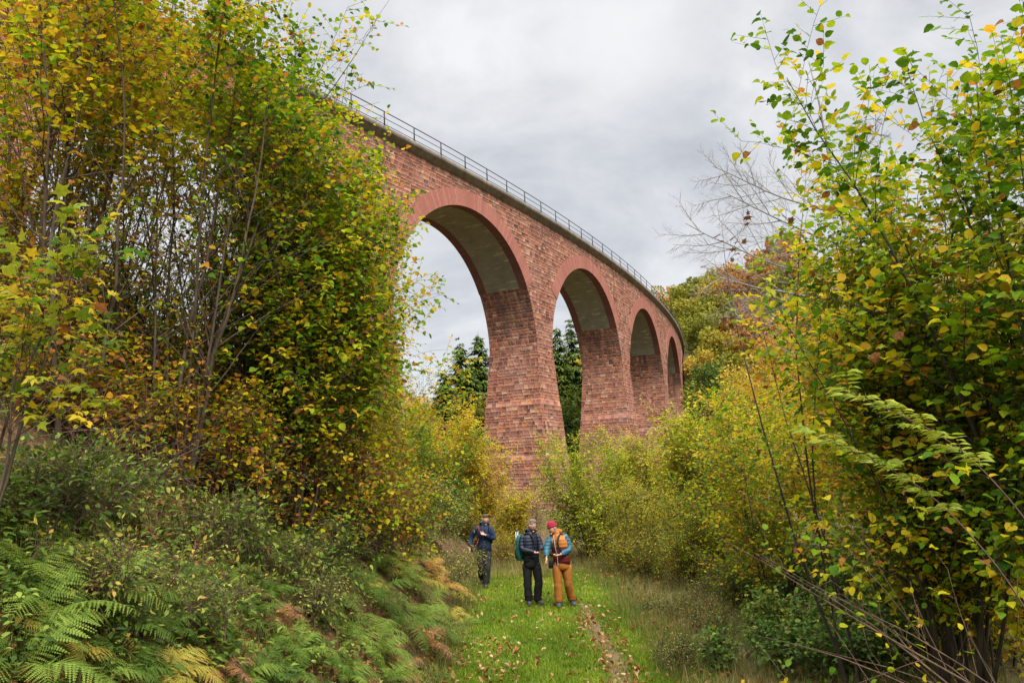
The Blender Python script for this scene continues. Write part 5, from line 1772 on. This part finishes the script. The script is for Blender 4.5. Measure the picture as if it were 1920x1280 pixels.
g.build('screen', MATS['white_plastic'], o)
o = thing('camera_tripod', 'small folded silver tripod strapped on top of the teal rucksack', 'tripod', L1)
tp_ = np.array([-0.30, 0.14, 1.50])
for k in range(3):
    g = Geo()
    a = k * 2.1
    g.tube([tp_ + [0.02 * math.cos(a), 0.02 * math.sin(a), -0.22], tp_ + [0.03 * math.cos(a), 0.03 * math.sin(a), 0.03]], 0.010, 6)
    g.build('leg', MATS['light_cloth'], o)
g = Geo()
g.add(*sphere(tp_ + [0, 0, 0.05], (0.035, 0.03, 0.03)))
g.build('head', MATS['black_plastic'], o, smooth=True)

# --- man in orange, red and teal jacket with crimson cap
L2 = on_ground(1057, 1139, 0.0)
L2[2] = float(H(L2[0], L2[1]))
J2 = dict(pelvis=(0.0, 0.03, 0.90), waist=(-0.01, 0.02, 1.07), chest=(-0.055, -0.01, 1.30), neck=(-0.09, -0.03, 1.475), head=(-0.165, -0.11, 1.605),
          shL=(-0.235, -0.04, 1.385), elL=(-0.305, -0.12, 1.16), wrL=(-0.315, -0.26, 1.03), shR=(0.115, 0.03, 1.405), elR=(0.19, -0.02, 1.15), wrR=(-0.04, -0.25, 1.07),
          hipL=(-0.095, 0.03, 0.86), knL=(-0.095, 0.0, 0.48), anL=(-0.09, 0.03, 0.10), hipR=(0.095, 0.03, 0.86), knR=(0.115, 0.02, 0.48), anR=(0.185, 0.18, 0.10))
p2, J2 = person('man with crimson cap, orange and red jacket with blue sleeves and ochre trousers', L2, J2, -0.6, -0.95, 0.35, -0.18,
                dict(jacket='orange_red_cloth', trousers='ochre_cloth', boots='blue_boot', hem=-0.05, hood='ochre_cloth', zip='light_cloth'), ('cap', 'crimson_knit'),
                {'L': (None, (-0.05, -0.5, -0.75), (0.8, -0.3, 0), 0.35), 'R': (None, (-0.85, -0.3, -0.15), (0.1, -0.3, -0.9), 0.75)}, [(-0.1, -1.0), (0.30, -1.0)], sleeves='teal_quilt')
backpack('dark rucksack on the back of the man with the crimson cap', p2, J2, -0.6, 'black_navy_cloth', h=0.48, w_=0.30, d=0.18, back=0.13)
o = thing('pouch', 'small black pouch hanging at the hip of the man in ochre trousers', 'pouch', L2)
g = Geo()
loft(g, [((-0.225, -0.06, 0.79), .035, .025, 0.3), ((-0.225, -0.06, 0.81), .052, .04, 0.3), ((-0.225, -0.06, 0.92), .052, .04, 0.3), ((-0.22, -0.06, 0.95), .03, .02, 0.3)])
g.build('bag', MATS['black_cloth'], o, smooth=True)
g = Geo()
g.tube([(-0.22, -0.06, 0.94), (-0.215, -0.07, 1.05), (-0.17, -0.10, 1.22), (-0.13, -0.10, 1.42)], 0.008, 5)
g.build('strap', MATS['black_cloth'], o)

# --- man walking on the left
L3 = on_ground(908, 1101, 0.0)
L3[2] = float(H(L3[0], L3[1]))
J3 = dict(pelvis=(0.03, 0.02, 0.93), waist=(0.035, 0.01, 1.10), chest=(0.04, -0.01, 1.34), neck=(0.055, -0.03, 1.515), head=(0.085, -0.09, 1.66),
          shL=(-0.145, 0.0, 1.44), elL=(-0.30, 0.10, 1.22), wrL=(-0.335, 0.0, 0.97), shR=(0.215, 0.0, 1.435), elR=(0.285, -0.05, 1.17), wrR=(0.06, -0.23, 1.30),
          hipL=(-0.06, 0.02, 0.88), knL=(-0.065, 0.02, 0.48), anL=(-0.065, 0.30, 0.16), hipR=(0.115, 0.0, 0.88), knR=(0.10, -0.14, 0.50), anR=(0.055, -0.14, 0.10))
p3, J3 = person('man in blue jacket and dark trousers walking with one hand at his chest', L3, J3, 0.05, 0.18, 0.38, 0.0,
                dict(jacket='navy_cloth', trousers='charcoal_cloth', boots='brown_boot', hem=-0.09), ('hair', 'brown_hair', 0.8),
                {'L': (None, (-0.05, -0.15, -1.0), (1.0, 0, 0), 0.4), 'R': (None, (-0.9, -0.1, 0.35), (0, 0.6, -0.8), 0.9)}, [(0.0, -1.0), (0.0, -1.0)], (0.06, 0))
backpack('black rucksack on the back of the walking man in blue', p3, J3, 0.05, 'black_cloth', h=0.48, w_=0.30, d=0.18, back=0.13)
o = thing('shoulder_camera', 'black camera hanging on a red strap at the hip of the walking man', 'camera', L3)
g = Geo()
g.box((-0.23, -0.14, 0.93), (0.13, 0.07, 0.09))
g.box((-0.23, -0.14, 0.985), (0.05, 0.05, 0.03))
g.build('camera_body', MATS['black_plastic'], o)
g = Geo()
g.tube([(-0.23, -0.17, 0.93), (-0.235, -0.26, 0.915)], [0.036, 0.033], 12)
g.build('lens', MATS['black_plastic'], o, smooth=True)
g = Geo()
sp = np.array([(-0.19, -0.14, 0.99), (-0.12, -0.165, 1.12), (-0.07, -0.168, 1.30), (-0.085, -0.135, 1.44), (-0.10, -0.03, 1.50), (-0.09, 0.08, 1.44), (-0.06, 0.13, 1.25)])
kk = np.linspace(0, 6, 20)
sp = np.stack([np.interp(kk, range(7), sp[:, i_]) for i_ in range(3)], -1)
g.tube(sp, 0.019, 6)
g.build('strap', MATS['maroon_cloth'], o, smooth=True)

# ------------------------------------------------------------------ labels that depend on a place in a row
rows = {}
for o, what, where, key in PENDING:
    u, v = project(o.location)
    rows.setdefault((what, where), []).append((u, o))
for (what, where), lst in rows.items():
    lst.sort(key=lambda a: a[0])
    for k, (u, o) in enumerate(lst):
        if len(lst) == 1:
            o['label'] = 'the one ' + what + ' ' + where
        elif k == 0:
            o['label'] = 'leftmost ' + what + ' ' + where
        elif k == len(lst) - 1:
            o['label'] = 'rightmost ' + what + ' ' + where
        else:
            o['label'] = what + ' ' + where + ', ' + ordinal(k) + ' from the left of them'
print('LEAVES', sum(COUNT.values()))
